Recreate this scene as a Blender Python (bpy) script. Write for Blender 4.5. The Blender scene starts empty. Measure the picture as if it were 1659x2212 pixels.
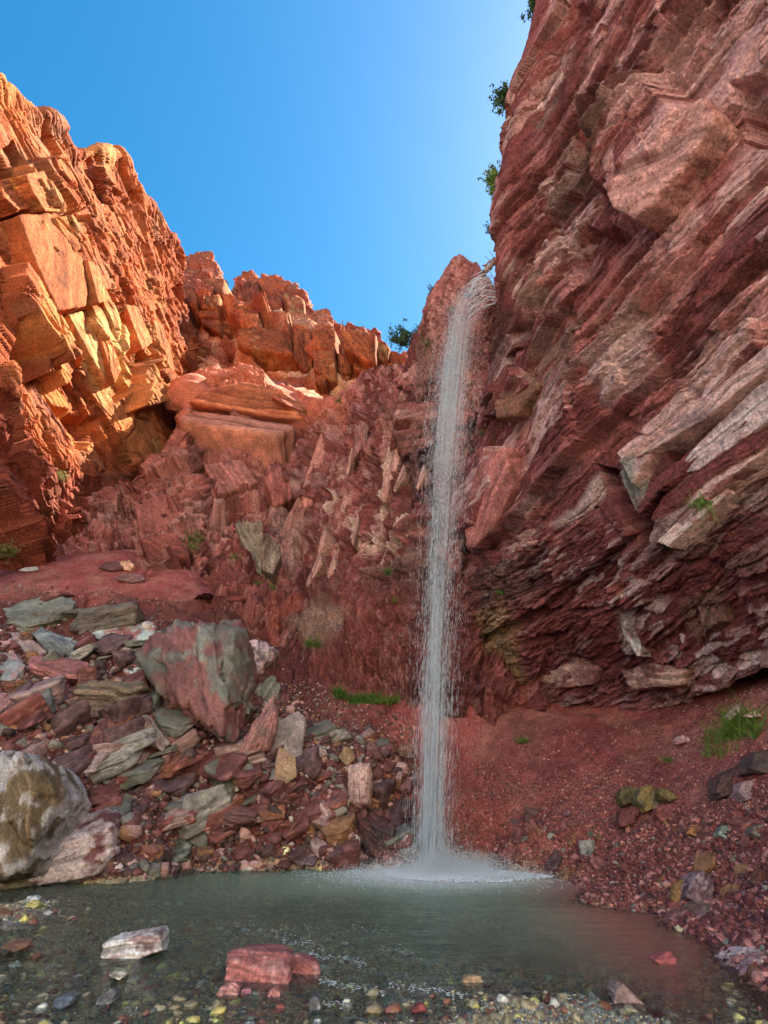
import bpy, bmesh, math, random
import numpy as np
from mathutils import Vector, Matrix
from mathutils.bvhtree import BVHTree
R = math.radians
scene = bpy.context.scene
C = scene.collection

# ------------------------------------------------------------------ camera
PITCH = R(25.8); FPX = 1250.0; CW, CH = 1659.0, 2212.0
CAM = np.array([0.0, 0.0, 1.6])
cam_d = bpy.data.cameras.new("camera")
cam = bpy.data.objects.new("camera", cam_d); C.objects.link(cam)
cam.location = CAM; cam.rotation_euler = (R(90) + PITCH, 0, 0)
cam_d.sensor_fit = 'VERTICAL'; cam_d.sensor_height = 24.0
cam_d.lens = 24.0 * FPX / CH; cam_d.clip_end = 2000; cam_d.clip_start = 0.05
scene.camera = cam

# ------------------------------------------------------------------ light
SUN_AZ, SUN_EL = R(60), R(47)          # azimuth clockwise from the view direction (+Y)
SUNV = np.array([math.sin(SUN_AZ)*math.cos(SUN_EL), math.cos(SUN_AZ)*math.cos(SUN_EL), math.sin(SUN_EL)])
w = bpy.data.worlds.new("World"); scene.world = w; w.use_nodes = True
nt = w.node_tree; nt.nodes.clear()
out = nt.nodes.new('ShaderNodeOutputWorld'); bg = nt.nodes.new('ShaderNodeBackground')
sky = nt.nodes.new('ShaderNodeTexSky'); sky.sky_type = 'NISHITA'; sky.sun_disc = False
sky.sun_elevation = SUN_EL; sky.sun_rotation = SUN_AZ
sky.altitude = 1200; sky.air_density = 1.0; sky.dust_density = 1.8; sky.ozone_density = 1.6
hs = nt.nodes.new('ShaderNodeHueSaturation'); hs.inputs['Hue'].default_value = 0.484; hs.inputs['Saturation'].default_value = 1.40
nt.links.new(sky.outputs[0], hs.inputs['Color']); nt.links.new(hs.outputs[0], bg.inputs[0])
bg.inputs[1].default_value = 0.050
nt.links.new(bg.outputs[0], out.inputs[0])
sl = bpy.data.lights.new("sun", 'SUN'); sl.energy = 3.3; sl.angle = R(0.5); sl.color = (1.0, 0.86, 0.66)
so = bpy.data.objects.new("sun", sl); C.objects.link(so)
so.rotation_euler = Vector(SUNV).to_track_quat('Z', 'Y').to_euler()
scene.view_settings.view_transform = 'Standard'; scene.view_settings.look = 'None'
scene.view_settings.gamma = 1; scene.view_settings.exposure = 2.7
scene.cycles.max_bounces = 10; scene.cycles.diffuse_bounces = 4; scene.cycles.volume_bounces = 2; scene.cycles.glossy_bounces = 3
scene.cycles.transparent_max_bounces = 72; scene.cycles.caustics_reflective = False; scene.cycles.caustics_refractive = False
scene.cycles.sample_clamp_indirect = 6

# ------------------------------------------------------------------ helpers: projection
cp, sp = math.cos(PITCH), math.sin(PITCH)
def ray(px, py):
    x = (np.asarray(px, float) - CW/2) / FPX; v = (CH/2 - np.asarray(py, float)) / FPX
    return np.stack([x, cp - sp*v, sp + cp*v], -1)
def at(px, py, Y):                       # the point at world distance Y along the view axis on the ground plan
    d = ray(px, py); return CAM + d * (np.asarray(Y, float)/d[..., 1])[..., None]
def proj(P):
    q = P - CAM; zc = q[..., 1]*cp + q[..., 2]*sp; yc = -q[..., 1]*sp + q[..., 2]*cp
    zc = np.where(zc < 0.01, 0.01, zc)
    return CW/2 + FPX*q[..., 0]/zc, CH/2 - FPX*yc/zc
def lin(r, g, b):
    c = np.array([r, g, b], float)/255.0
    return np.where(c <= 0.04045, c/12.92, ((c+0.055)/1.055)**2.4)

# ------------------------------------------------------------------ helpers: numpy noise
def _h(*k):
    x = np.zeros(np.broadcast(*[np.asarray(i) for i in k[:-1]]).shape, np.uint32) + np.uint32((k[-1]*2654435761) & 0xffffffff)
    for i in k[:-1]:
        x = (x ^ (np.asarray(i).astype(np.int64) & 0xffffffff).astype(np.uint32)) * np.uint32(0x9E3779B1)
        x ^= x >> np.uint32(15); x *= np.uint32(0x85EBCA77); x ^= x >> np.uint32(13)
    x *= np.uint32(0xC2B2AE3D); x ^= x >> np.uint32(16)
    return x.astype(np.float64) / 4294967296.0
def vn3(P, seed):
    F = np.floor(P); f = P - F; f = f*f*(3-2*f); I = F.astype(np.int64); r = 0
    for a in (0, 1):
        for b in (0, 1):
            for c in (0, 1):
                wgt = (f[..., 0] if a else 1-f[..., 0])*(f[..., 1] if b else 1-f[..., 1])*(f[..., 2] if c else 1-f[..., 2])
                r = r + wgt*_h(I[..., 0]+a, I[..., 1]+b, I[..., 2]+c, seed)
    return r*2-1
def fbm(P, s, seed, octv=4, gain=0.5, lac=2.03):
    r = 0; a = 1; tot = 0; Q = P/s
    for k in range(octv):
        r = r + a*vn3(Q + 17.3*k, seed+k); tot += a; a *= gain; Q = Q*lac
    return r/tot
def ridge(P, s, seed, octv=4):
    r = 0; a = 1; tot = 0; Q = P/s
    for k in range(octv):
        r = r + a*(1-np.abs(vn3(Q+9.1*k, seed+k))*2); tot += a; a *= .5; Q = Q*2.07
    return r/tot
def cell2(U, V, seed, jit=0.8):
    iu = np.floor(U).astype(np.int64); iv = np.floor(V).astype(np.int64)
    best = np.full(U.shape, 9.0); sec = np.full(U.shape, 9.0); bu = np.zeros(U.shape, np.int64); bv = bu.copy(); du = np.zeros(U.shape); dv = du.copy()
    for a in (-1, 0, 1):
        for b in (-1, 0, 1):
            cu, cv = iu+a, iv+b
            x = U-(cu+.5+jit*(_h(cu, cv, seed)-.5)); y = V-(cv+.5+jit*(_h(cu, cv, seed+1)-.5))
            d = x*x+y*y; m = d < best
            sec = np.where(m, best, np.minimum(sec, d))
            best = np.where(m, d, best); bu = np.where(m, cu, bu); bv = np.where(m, cv, bv); du = np.where(m, x, du); dv = np.where(m, y, dv)
    return du, dv, bu, bv, np.sqrt(sec)-np.sqrt(best)
def cell3(P, seed, jit=0.85):
    I = np.floor(P).astype(np.int64); n = P.shape[:-1]
    best = np.full(n, 9.0); D = np.zeros(P.shape); K = np.zeros(P.shape, np.int64)
    for a in (-1, 0, 1):
        for b in (-1, 0, 1):
            for c in (-1, 0, 1):
                k = I + np.array([a, b, c])
                j = np.stack([_h(k[..., 0], k[..., 1], k[..., 2], seed+q) for q in range(3)], -1)
                x = P-(k+.5+jit*(j-.5)); d = (x*x).sum(-1); m = d < best
                best = np.where(m, d, best); D = np.where(m[..., None], x, D); K = np.where(m[..., None], k, K)
    return D, K
def facet3(P, size, seed, tilt=1.0):     # angular facets: every cell of space gets its own height and its own slope
    D, K = cell3(P/np.asarray(size, float), seed)
    r = [_h(K[..., 0], K[..., 1], K[..., 2], seed+10+q)*2-1 for q in range(4)]
    return 0.5*r[0] + tilt*(r[1]*D[..., 0] + r[2]*D[..., 1] + r[3]*D[..., 2]), (r[0]+1)/2
def facet2(U, V, su, sv, seed, tilt=1.0):
    du, dv, bu, bv, e = cell2(U/su, V/sv, seed)
    r = [_h(bu, bv, seed+10+q)*2-1 for q in range(3)]
    return 0.5*r[0] + tilt*(r[1]*du + r[2]*dv), (r[0]+1)/2
def cell1(x, seed, row=0, jit=.7):
    k = np.floor(x).astype(np.int64); j = lambda q: q + jit*_h(q, row, seed)
    k = np.where(x < j(k), k-1, k); a, b = j(k), j(k+1)
    return k, (x-a)/(b-a), (b-a)
def blocks(U, V, wu, wv, seed, tu=.3, tv=.3, edge=0.04):  # jointed blocks: bands across V, each cut by its own joints along U
    kv, fv, lv = cell1(V/wv, seed)
    ku, fu, lu = cell1(U/wu + 7.7*_h(kv, seed+5), seed+1, kv)
    r = [_h(ku, kv, seed+10+q)*2-1 for q in range(4)]
    h = 0.6*r[0] + tu*r[1]*(fu-.5) + tv*r[2]*(fv-.5)
    e = np.minimum(np.minimum(fu, 1-fu)*lu*wu, np.minimum(fv, 1-fv)*lv*wv)
    return h, (r[3]+1)/2, e
def crack(U, V, su, sv, seed, w):          # tight joints: narrow grooves between irregular cells
    return np.exp(-(cell2(U/su, V/sv, seed)[4]/w)**2)
def beds(U, V, wu, wv, seed, over=.8):    # long thin beds, each leaning out over the one below, broken along their length
    kv, fv, lv = cell1(V/wv, seed, 0, .8)
    ku, fu, lu = cell1(U/wu + 7.7*_h(kv, seed+5), seed+1, kv, .8)
    r = [_h(ku, kv, seed+10+q)*2-1 for q in range(3)]
    return .5*r[0] + over*(fv-.5)*(.5+.5*(r[1]*.5+.5)) + .25*r[2]*(fu-.5), (r[1]+1)/2
def sstep(x, a, b):
    t = np.clip((x-a)/(b-a), 0, 1); return t*t*(3-2*t)
def mixc(a, b, t): return a + (b-a)*np.asarray(t)[..., None]

def poly_sd(X, Y, poly):                 # signed distance to a polygon, positive inside
    p = np.array(poly, float); n = len(p); d = np.full(X.shape, 1e9); ins = np.zeros(X.shape, bool)
    for i in range(n):
        a, b = p[i], p[(i+1) % n]; e = b-a; L = (e*e).sum()+1e-9
        t = np.clip(((X-a[0])*e[0]+(Y-a[1])*e[1])/L, 0, 1)
        d = np.minimum(d, np.hypot(X-a[0]-t*e[0], Y-a[1]-t*e[1]))
        c = ((a[1] > Y) != (b[1] > Y)); dy = b[1]-a[1] if b[1] != a[1] else 1e-9
        ins ^= c & (X < (b[0]-a[0])*(Y-a[1])/dy + a[0])
    return np.where(ins, d, -d)

# ------------------------------------------------------------------ helpers: meshes
def grid_mesh(name, P, col=None):
    nv, nu = P.shape[:2]
    me = bpy.data.meshes.new(name)
    idx = np.arange(nv*nu).reshape(nv, nu)
    q = np.stack([idx[:-1, :-1], idx[:-1, 1:], idx[1:, 1:], idx[1:, :-1]], -1).reshape(-1, 4)
    me.vertices.add(nv*nu); me.vertices.foreach_set('co', P.reshape(-1).astype(np.float32))
    me.loops.add(q.size); me.loops.foreach_set('vertex_index', q.reshape(-1).astype(np.int32))
    me.polygons.add(len(q)); me.polygons.foreach_set('loop_start', np.arange(0, q.size, 4, dtype=np.int32))
    me.polygons.foreach_set('loop_total', np.full(len(q), 4, np.int32))
    me.update(calc_edges=True); me.validate()
    if col is not None: set_col(me, col.reshape(-1, col.shape[-1]))
    return me
DESAT = [.2]
def set_col(me, c):
    c = np.asarray(c); al = c[:, 3] if c.shape[1] == 4 else None; c = c[:, :3]
    a = me.color_attributes.new('rock_colour', 'FLOAT_COLOR', 'POINT')
    d = np.ones((len(c), 4), np.float32); c = np.asarray(c); l_ = c@np.array([.3, .5, .2]); d[:, :3] = np.clip((c*(1-DESAT[0])+DESAT[0]*l_[:, None])*(1.0 if DESAT[0] < .1 else 1.38), 0, .8)
    if al is not None: d[:, 3] = al
    a.data.foreach_set('color', d.reshape(-1))
def tri_mesh(name, V, F, col=None, smooth=False):
    me = bpy.data.meshes.new(name); V = np.asarray(V); F = np.asarray(F)
    k = F.shape[1]
    me.vertices.add(len(V)); me.vertices.foreach_set('co', V.reshape(-1).astype(np.float32))
    me.loops.add(F.size); me.loops.foreach_set('vertex_index', F.reshape(-1).astype(np.int32))
    me.polygons.add(len(F)); me.polygons.foreach_set('loop_start', np.arange(0, F.size, k, dtype=np.int32))
    me.polygons.foreach_set('loop_total', np.full(len(F), k, np.int32))
    if smooth: me.polygons.foreach_set('use_smooth', np.ones(len(F), bool))
    me.update(calc_edges=True)
    if col is not None: set_col(me, col)
    return me
def link(name, me, mat, parent=None, kind=None, label=None, cat=None, group=None):
    o = bpy.data.objects.new(name, me); C.objects.link(o)
    if mat is not None and me is not None and not me.materials: me.materials.append(mat)
    if parent is not None: o.parent = parent
    for k, v in (('kind', kind), ('label', label), ('category', cat), ('group', group)):
        if v: o[k] = v
    return o

# ------------------------------------------------------------------ materials
def rock_mat(name, fine=0.03, bump=0.6, rough=0.85, spec=0.25, scale=1.0, var=0.68):
    m = bpy.data.materials.new(name); m.use_nodes = True; t = m.node_tree; N = t.nodes; L = t.links
    b = N['Principled BSDF']; b.inputs['Roughness'].default_value = rough; b.inputs['Specular IOR Level'].default_value = spec
    at_ = N.new('ShaderNodeAttribute'); at_.attribute_name = 'rock_colour'
    rr = N.new('ShaderNodeMapRange'); rr.inputs[3].default_value = .22; rr.inputs[4].default_value = rough; L.new(at_.outputs['Alpha'], rr.inputs[0]); L.new(rr.outputs[0], b.inputs['Roughness'])
    tc = N.new('ShaderNodeTexCoord')
    n1 = N.new('ShaderNodeTexNoise'); n1.inputs['Scale'].default_value = 9*scale; n1.inputs['Detail'].default_value = 8; n1.inputs['Roughness'].default_value = .75
    n2 = N.new('ShaderNodeTexNoise'); n2.inputs['Scale'].default_value = 1.3*scale; n2.inputs['Detail'].default_value = 5
    L.new(tc.outputs['Object'], n1.inputs['Vector']); L.new(tc.outputs['Object'], n2.inputs['Vector'])
    mr = N.new('ShaderNodeMapRange'); mr.inputs[1].default_value = .3; mr.inputs[2].default_value = .7; mr.inputs[3].default_value = 1-var; mr.inputs[4].default_value = 1+var
    L.new(n1.outputs[0], mr.inputs[0])
    mr2 = N.new('ShaderNodeMapRange'); mr2.inputs[1].default_value = .35; mr2.inputs[2].default_value = .65; mr2.inputs[3].default_value = .85; mr2.inputs[4].default_value = 1.15
    L.new(n2.outputs[0], mr2.inputs[0])
    mu = N.new('ShaderNodeMath'); mu.operation = 'MULTIPLY'; L.new(mr.outputs[0], mu.inputs[0]); L.new(mr2.outputs[0], mu.inputs[1])
    vm = N.new('ShaderNodeVectorMath'); vm.operation = 'SCALE'; L.new(at_.outputs['Color'], vm.inputs[0]); L.new(mu.outputs[0], vm.inputs['Scale'])
    L.new(vm.outputs[0], b.inputs['Base Color'])
    bp = N.new('ShaderNodeBump'); bp.inputs['Strength'].default_value = bump; bp.inputs['Distance'].default_value = fine
    vo = N.new('ShaderNodeTexVoronoi'); vo.inputs['Scale'].default_value = 14*scale; L.new(tc.outputs['Object'], vo.inputs['Vector'])
    ad = N.new('ShaderNodeMath'); ad.operation = 'ADD'; L.new(n1.outputs[0], ad.inputs[0])
    ms = N.new('ShaderNodeMath'); ms.operation = 'MULTIPLY'; ms.inputs[1].default_value = .5; L.new(vo.outputs['Distance'], ms.inputs[0]); L.new(ms.outputs[0], ad.inputs[1])
    L.new(ad.outputs[0], bp.inputs['Height']); L.new(bp.outputs[0], b.inputs['Normal'])
    return m
M_CLIFF = rock_mat('cliff_rock', fine=.10, bump=.8)
M_FAR = rock_mat('far_cliff_rock', fine=.25, bump=.8, scale=.4)
M_GROUND = rock_mat('red_soil', fine=.02, bump=.7, scale=2.5, rough=.9, spec=.15)
M_STONE = rock_mat('stone', fine=.02, bump=.6, scale=2.2, rough=.7, spec=.4)
M_WET = rock_mat('wet_stone', fine=.012, bump=.5, scale=3, rough=.3, spec=.6)

# ------------------------------------------------------------------ cliff sheets
def cr(P, segs):                          # Catmull-Rom along axis 0 of an array of points
    n = len(P); outp = []
    for i in range(n-1):
        p1, p2 = P[i], P[i+1]
        p0 = P[i-1] if i else 2*p1-p2; p3 = P[i+2] if i+2 < n else 2*p2-p1
        t = np.linspace(0, 1, segs[i], endpoint=False).reshape((-1,)+(1,)*(P.ndim-1))
        k = .35                            # a fairly tight spline
        m1 = k*(p2-p0); m2 = k*(p3-p1)
        outp.append((2*t**3-3*t**2+1)*p1 + (t**3-2*t**2+t)*m1 + (-2*t**3+3*t**2)*p2 + (t**3-t**2)*m2)
    outp.append(P[-1:]); return np.concatenate(outp, 0)
def world_pts(rows):
    g = []
    for r in rows:
        g.append([np.array(q[1:], float) if q[0] == 'w' else at(*q) for q in r])
    return np.array(g)
def sheet(name, G, useg, vseg, disp, mat, desat=.2):
    DESAT[0] = desat
    P = cr(G, vseg); P = cr(P.swapaxes(0, 1), useg).swapaxes(0, 1)
    gu = np.gradient(P, axis=1); gv = np.gradient(P, axis=0)
    n = np.cross(gu, gv); n /= np.linalg.norm(n, axis=-1, keepdims=True)+1e-9
    # smooth the normals a little so the displacement does not fold
    for _ in range(6):
        n[1:-1] = (n[:-2]+2*n[1:-1]+n[2:])/4; n[:, 1:-1] = (n[:, :-2]+2*n[:, 1:-1]+n[:, 2:])/4
    n /= np.linalg.norm(n, axis=-1, keepdims=True)+1e-9
    mid = (P.shape[0]//2, P.shape[1]//2)
    if ((CAM-P)*n).sum(-1)[mid] < 0: n = -n
    PX, PY = proj(P)
    h, col = disp(P, n, PX, PY)
    Q = P + n*h[..., None]
    o = link(name, grid_mesh(name, Q, col), mat, kind='structure'); DESAT[0] = .2
    return o, Q
def stamp(h, PX, PY, poly, push, soft=6, gx=0.0, gy=0.0, wob=None):
    xs = [q[0] for q in poly]; ys = [q[1] for q in poly]
    m = (PX > min(xs)-20) & (PX < max(xs)+20) & (PY > min(ys)-20) & (PY < max(ys)+20)
    if not m.any(): return h
    X = PX[m]; Y = PY[m]
    if wob is not None: X = X+wob[m]*5; Y = Y+wob[m]*-4
    d = sstep(poly_sd(X, Y, poly), 0, soft)
    h = h.copy(); cx = sum(xs)/len(xs); cy = sum(ys)/len(ys)
    h[m] += d*(push + gx*(X-cx) + gy*(Y-cy)); return h
def tint(col, PX, PY, poly, c, k=1.0, soft=8, wob=None, wa=10):
    xs = [q[0] for q in poly]; ys = [q[1] for q in poly]
    m = (PX > min(xs)-20) & (PX < max(xs)+20) & (PY > min(ys)-20) & (PY < max(ys)+20)
    if not m.any(): return col
    X = PX[m]; Y = PY[m]
    if wob is not None: X = X+wob[m]*wa; Y = Y+wob[m]*wa
    d = sstep(poly_sd(X, Y, poly), -soft, soft)*k
    col = col.copy(); col[m] = col[m]*(1-d[:, None]) + np.asarray(c)*d[:, None]; return col
def axes(p0, p1, Y0, Y1, n):
    a = at(*p1, Y1)-at(*p0, Y0); a /= np.linalg.norm(a); b = np.cross(n, a); b /= np.linalg.norm(b); return a, b
RED, MID, PINK, ORG, GREY, DARK, OCHRE = lin(116, 52, 50), lin(158, 84, 80), lin(200, 162, 156), lin(190, 108, 74), lin(140, 146, 132), lin(66, 44, 42), lin(150, 110, 60)
# ================================================================== STONES
def ico(level):
    bm = bmesh.new(); bmesh.ops.create_icosphere(bm, subdivisions=level, radius=1.0)
    bm.verts.ensure_lookup_table()
    V = np.array([v.co[:] for v in bm.verts]); F = np.array([[v.index for v in f.verts] for f in bm.faces]); bm.free(); return V, F
ICO = {k: ico(k) for k in (1, 2, 3, 4, 5, 6)}
def star(D, N, H, p=70):
    q = np.maximum(D@N.T/H, 0); return (q**p).sum(-1)**(-1.0/p)
def stone_shape(level, N, H, ext, frame, seed, chip=1.0, colr=None, p=70, joints=None):
    """a stone bounded by the planes N.x = H; ext and frame are its half sizes and axes"""
    V0, F = ICO[level]
    D = (V0*ext)@frame.T; L = np.linalg.norm(D, axis=1, keepdims=True); D = D/L
    P = D*star(D, N, H, p)[:, None]
    s = float(np.mean(ext)); q = P@frame
    a, ca = facet3(q/s+seed*3.1, (.9, .7, .32), seed, 1.0)
    b, cb = facet3(q/s+seed*1.7+40, (.34, .3, .11), seed+3, 1.0)
    e, ce = facet3(q/s+seed*1.7+70, (.12, .12, .05), seed+7, 1.0) if level > 4 else (0*a, ca)
    nrm = P/np.linalg.norm(P, axis=1, keepdims=True)
    lq = q[:, 2]/s*7+1.2*fbm(q/s, .8, seed+9, 2); side = 1-np.abs(nrm@frame[:, 2])
    lam = (_h(np.floor(lq).astype(int), 0, seed+11)-.5)*side; lam2 = (_h(np.floor(lq*2.7).astype(int), 0, seed+12)-.5)*side
    P = P + nrm*((.055*a+.045*b+.022*e+.10*lam+.05*lam2)*s*chip)[:, None]
    if joints is not None:
        jn, jw, ja = joints; jn = np.array(jn, float)/np.linalg.norm(jn); t_ = (P@jn)/jw+.25*fbm(q/s, 1.0, seed+15, 3); kk, ff, _l = cell1(t_, seed+14, 0, .6)
        P = P + nrm*((_h(kk, 0, seed+16)-.5)*2*ja - ja*.9*np.exp(-(np.minimum(ff, 1-ff)/.07)**2))[:, None]
    if colr is not None:
        base, sec, k = colr
        f = .6*fbm(q/s+seed, .9, seed+5, 5)+.55*fbm(q/s+seed+9, .22, seed+6, 3)
        up = (P@frame)[:, 2]/ext[2]
        c = mixc(np.broadcast_to(np.asarray(base, float), P.shape), sec, sstep(f+(k-.5)*.9+.25*(cb-.5), -.1, .16)*.85)
        c = c*(.86+.5*(lam+lam2))[:, None]*(.8+.4*ca)[:, None]*(.86+.28*ce)[:, None]
        return P, F, c
    return P, F, None
def hull_planes(pts):
    bm = bmesh.new(); [bm.verts.new(p) for p in pts]; bmesh.ops.convex_hull(bm, input=bm.verts)
    bm.normal_update(); N = []; H = []
    for f in bm.faces:
        n = np.array(f.normal[:]); N.append(n); H.append(abs(n@np.array(f.verts[0].co[:])))
        if n@np.array(f.verts[0].co[:]) < 0: N[-1] = -n
    bm.free(); return np.array(N), np.maximum(np.array(H), 1e-3)
# ================================================================== RIGHT CLIFF
def right_Y(px, py, mult=1.0, k=0.06):
    d = ray(px, py); t = (12.18+k*8.4)/(d[0]+.42*d[1]+k*d[2]); return t*d[1]*mult
def rp(px, py, mult=1.0): return at(px, py, right_Y(px, py)*mult)
RROW = [  # py, left edge px, multipliers for the columns
 (-900, 1240, [1]*6), (-450, 1215, [1]*6), (-150, 1180, [1]*6), (0, 1152, [1]*6), (110, 1126, [1]*6), (190, 1098, [1]*6), (330, 1083, [1]*6), (450, 1066, [1]*6), (575, 1069, [1]*6),
 (650, 1072, [1.02, 1, 1, 1, 1, 1]), (760, 1062, [1.08, 1.03, 1, 1, 1, 1]), (900, 1035, [1.1, 1.06, 1.0, 1, 1, 1]), (1050, 1010, [1.1, 1.06, 1.0, .98, 1, 1]),
 (1180, 990, [1.08, 1.04, 1.03, 1.02, 1.04, 1.05]), (1300, 965, [1.02, 1.02, 1.08, 1.1, 1.12, 1.12]), (1420, 935, [.99, 1.02, 1.14, 1.2, 1.22, 1.24]),
 (1520, 915, [.97, 1.0, 1.2, 1.26, 1.3, 1.34]), (1640, 900, [.97, 1.0, 1.2, 1.3, 1.34, 1.4])]
RF = [0.0, .12, .33, .6, 1.0, 1.45]
rows = []
for i, (py, lx, mu) in enumerate(RROW):
    P0 = rp(lx, py, mu[0])
    if py <= 575:
        f1 = P0+np.array([2.0, 4, 1.0]); f2 = P0+np.array([8, 17, 12]); f3 = P0+np.array([15, 39, 31])
    else:
        f1 = P0+np.array([1.5, 3, 0]); f2 = P0+np.array([6, 12, 2]); f3 = P0+np.array([14, 30, 10])
    r = [f3, f2, f1] + [rp(lx+f*(1700-lx), py, m) for f, m in zip(RF, mu)]
    e = r[-1]; r += [e+np.array([4, -2.5, 0]), e+np.array([18, -4, 0])]
    if i == 0:  r = [q*1.0 for q in r]
    rows.append(r)
top = [q+np.array([22, 6, 6]) for q in rows[0]]; rows.insert(0, top)
GR = np.array(rows)
def disp_right(P, n, PX, PY):
    d1 = rp(1150, 1120)-rp(1659, 660); d1 = -d1/np.linalg.norm(d1)
    nn = np.array([-.9, -.38, -.05]); nn /= np.linalg.norm(nn)
    b = np.cross(nn, d1); b /= np.linalg.norm(b)
    W = np.stack([fbm(P, 5, 11), fbm(P, 5, 21), fbm(P, 5, 31)], -1)
    d2 = rp(1150, 420)-rp(1420, 0); d2 = -d2/np.linalg.norm(d2); b2 = np.cross(nn, d2); b2 /= np.linalg.norm(b2)
    t_ = sstep(PY, 720, 520)[..., None]
    Pw = P + .9*W; A_ = d1*(1-t_)+d2*t_; B_ = b*(1-t_)+b2*t_; U = (Pw*A_).sum(-1); V = (Pw*B_).sum(-1)
    Qf = np.stack([(P*A_).sum(-1), (P*B_).sum(-1), P@nn], -1)
    low = sstep(PY, 1080, 1250)
    sg = -1.0 if b[2] > 0 else 1.0     # V runs upward when positive
    Vd = V*sg*-1
    big, c1 = beds(U, Vd, 16, 2.7, 3, -1.1)
    mid, c2 = beds(U, Vd, 7, .8, 7, -1.0)
    sm, c3 = beds(U+.3*fbm(P, .8, 15, 2), Vd+.10*fbm(P, .5, 16, 2), 2.4, .24, 13, -.9)
    f3a, c4 = facet3(Qf, (1.6, .4, .8), 17, 1.1)
    f3b, c5 = facet3(Qf+3, (.46, .12, .3), 19, 1.1)
    rough = sstep(fbm(P, 4, 77), -.2, .3)
    eg = .25+.75*sstep(PX-np.interp(PY, [r_[0] for r_ in RROW], [r_[1] for r_ in RROW]), 30, 140)
    h = .50*big + .16*(.35+.65*rough)*mid + (.015+.07*rough)*eg*sm + (.03+.16*rough+.16*low)*f3a + (.012+.055*rough+.035*low)*f3b + .6*fbm(P, 7, 5) + .05*fbm(P, .8, 6, 3)
    h -= .16*crack(U, Vd, 4.5, 1.3, 61, .05) + .07*(.4+.6*rough)*crack(U, Vd, 1.5, .4, 67, .09)
    f1, c6 = facet3(Qf+30, (3.6, 1.2, 1.5), 27, 1.2); f3d, c7 = facet3(Qf+60, (.36, .09, .18), 29, 1.2); h += (.012+.03*rough+.02*low)*f3d
    h -= .10*sstep(PY, 620, 500)*f3a
    h += (.10+.22*rough)*f1
    h *= 1-.65*sstep(PX, 1190, 1120)*sstep(PY, 760, 800)*sstep(PY, 1120, 1060)
    sx = np.interp(PY, [r_[0] for r_ in RROW], [r_[1] for r_ in RROW]); h *= .55+.45*sstep(PX-sx, 0, 70)
    wob = fbm(P, 1.2, 91)*1.6
    # traced features: the square-cut cavity with the pale slab, ledges, the overhang and the undercut at the foot
    S = lambda poly, push, soft=6, gx=0, gy=0: stamp(h, PX, PY, poly, push, soft, gx, gy, wob)
    h = S([(1286, 996), (1335, 1010), (1350, 1040), (1392, 1100), (1440, 1120), (1430, 1160), (1385, 1172), (1350, 1110)], -2.6, 4)
    h = S([(1450, 985), (1500, 920), (1520, 915), (1530, 945), (1480, 1000), (1455, 1010)], -1.0, 4)
    h = S([(1345, 985), (1659, 690), (1700, 800), (1440, 990), (1400, 1060)], .35, 8)
    h = S([(1400, 1150), (1440, 1060), (1700, 880), (1700, 960), (1450, 1170), (1410, 1170)], .35, 8)
    h = S([(1480, 1498), (1560, 1480), (1700, 1425), (1700, 1500), (1500, 1525)], -1.8, 5)
    h = S([(1090, 770), (1125, 740), (1110, 830), (1040, 960), (1030, 930), (1085, 850)], -1.1, 8)
    h = S([(1235, 215), (1340, 140), (1290, 330), (1230, 420), (1215, 360)], -.9, 8)
    h = S([(1290, 230), (1420, 150), (1540, 260), (1480, 370), (1330, 450), (1290, 400)], .9, 30)
    h = S([(1160, 590), (1240, 470), (1300, 500), (1480, 380), (1500, 400), (1250, 620), (1130, 780), (1090, 720)], -.8, 14)
    h = S([(1575, 180), (1700, 140), (1700, 330), (1600, 320)], -.7, 12)
    h = S([(1060, 840), (1120, 790), (1165, 830), (1110, 900), (1065, 905)], .5, 5)
    h = S([(1030, 990), (1090, 960), (1110, 1050), (1060, 1150), (1005, 1190), (1000, 1110)], .9, 8)
    h = S([(1480, 1500), (1700, 1410), (1700, 1480), (1560, 1515)], -1.2, 8)
    h = S([(1215, 0), (1290, -10), (1160, 200), (1100, 330), (1120, 200)], -.5, 20)
    col = mixc(np.broadcast_to(RED, P.shape), MID, sstep(c2*.6+c4*.4, .3, .7))
    pale = sstep(fbm(P, 3.2, 41)+.35*(c3-.5)+.5*(c2-.5)+.3*(c5-.5)+.18*sm, .12, .42)
    col = mixc(col, PINK, pale*.75)
    col = mixc(col, lin(70, 34, 32), sstep(c5, .45, .1)*.45)
    col = mixc(col, lin(120, 100, 88), sstep(fbm(P, 2.5, 55)+.4*(c4-.5), .25, .5)*.6)
    up = sstep(PY, 900, 300)*sstep(PX-sx, 40, 160); col = mixc(col, lin(196, 146, 144), up*sstep(fbm(P, 2.2, 59)+.4*(c2-.5)+.3*(c4-.5), -.2, .2)*.7)
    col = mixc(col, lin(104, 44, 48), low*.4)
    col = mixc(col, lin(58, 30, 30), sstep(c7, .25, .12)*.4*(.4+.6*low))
    bits = low*sstep(c5, .66, .72)*sstep(fbm(P, 2.2, 47), -.1, .3); col = mixc(col, lin(196, 172, 168), bits*.7)
    T = lambda poly, c, k=1, soft=8: tint(col, PX, PY, poly, c, k, soft, wob)
    col = T([(1345, 985), (1659, 700), (1659, 760), (1440, 990), (1400, 1060)], lin(205, 165, 158), .6)
    col = T([(1345, 1010), (1395, 985), (1410, 1070), (1380, 1110)], lin(126, 124, 112), .9)
    col = T([(1000, 1340), (1110, 1300), (1130, 1450), (1030, 1520), (985, 1500)], lin(148, 128, 78), .55, 25)
    col = T([(1180, 1130), (1300, 1030), (1320, 1080), (1220, 1140)], lin(196, 170, 158), .6)
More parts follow.
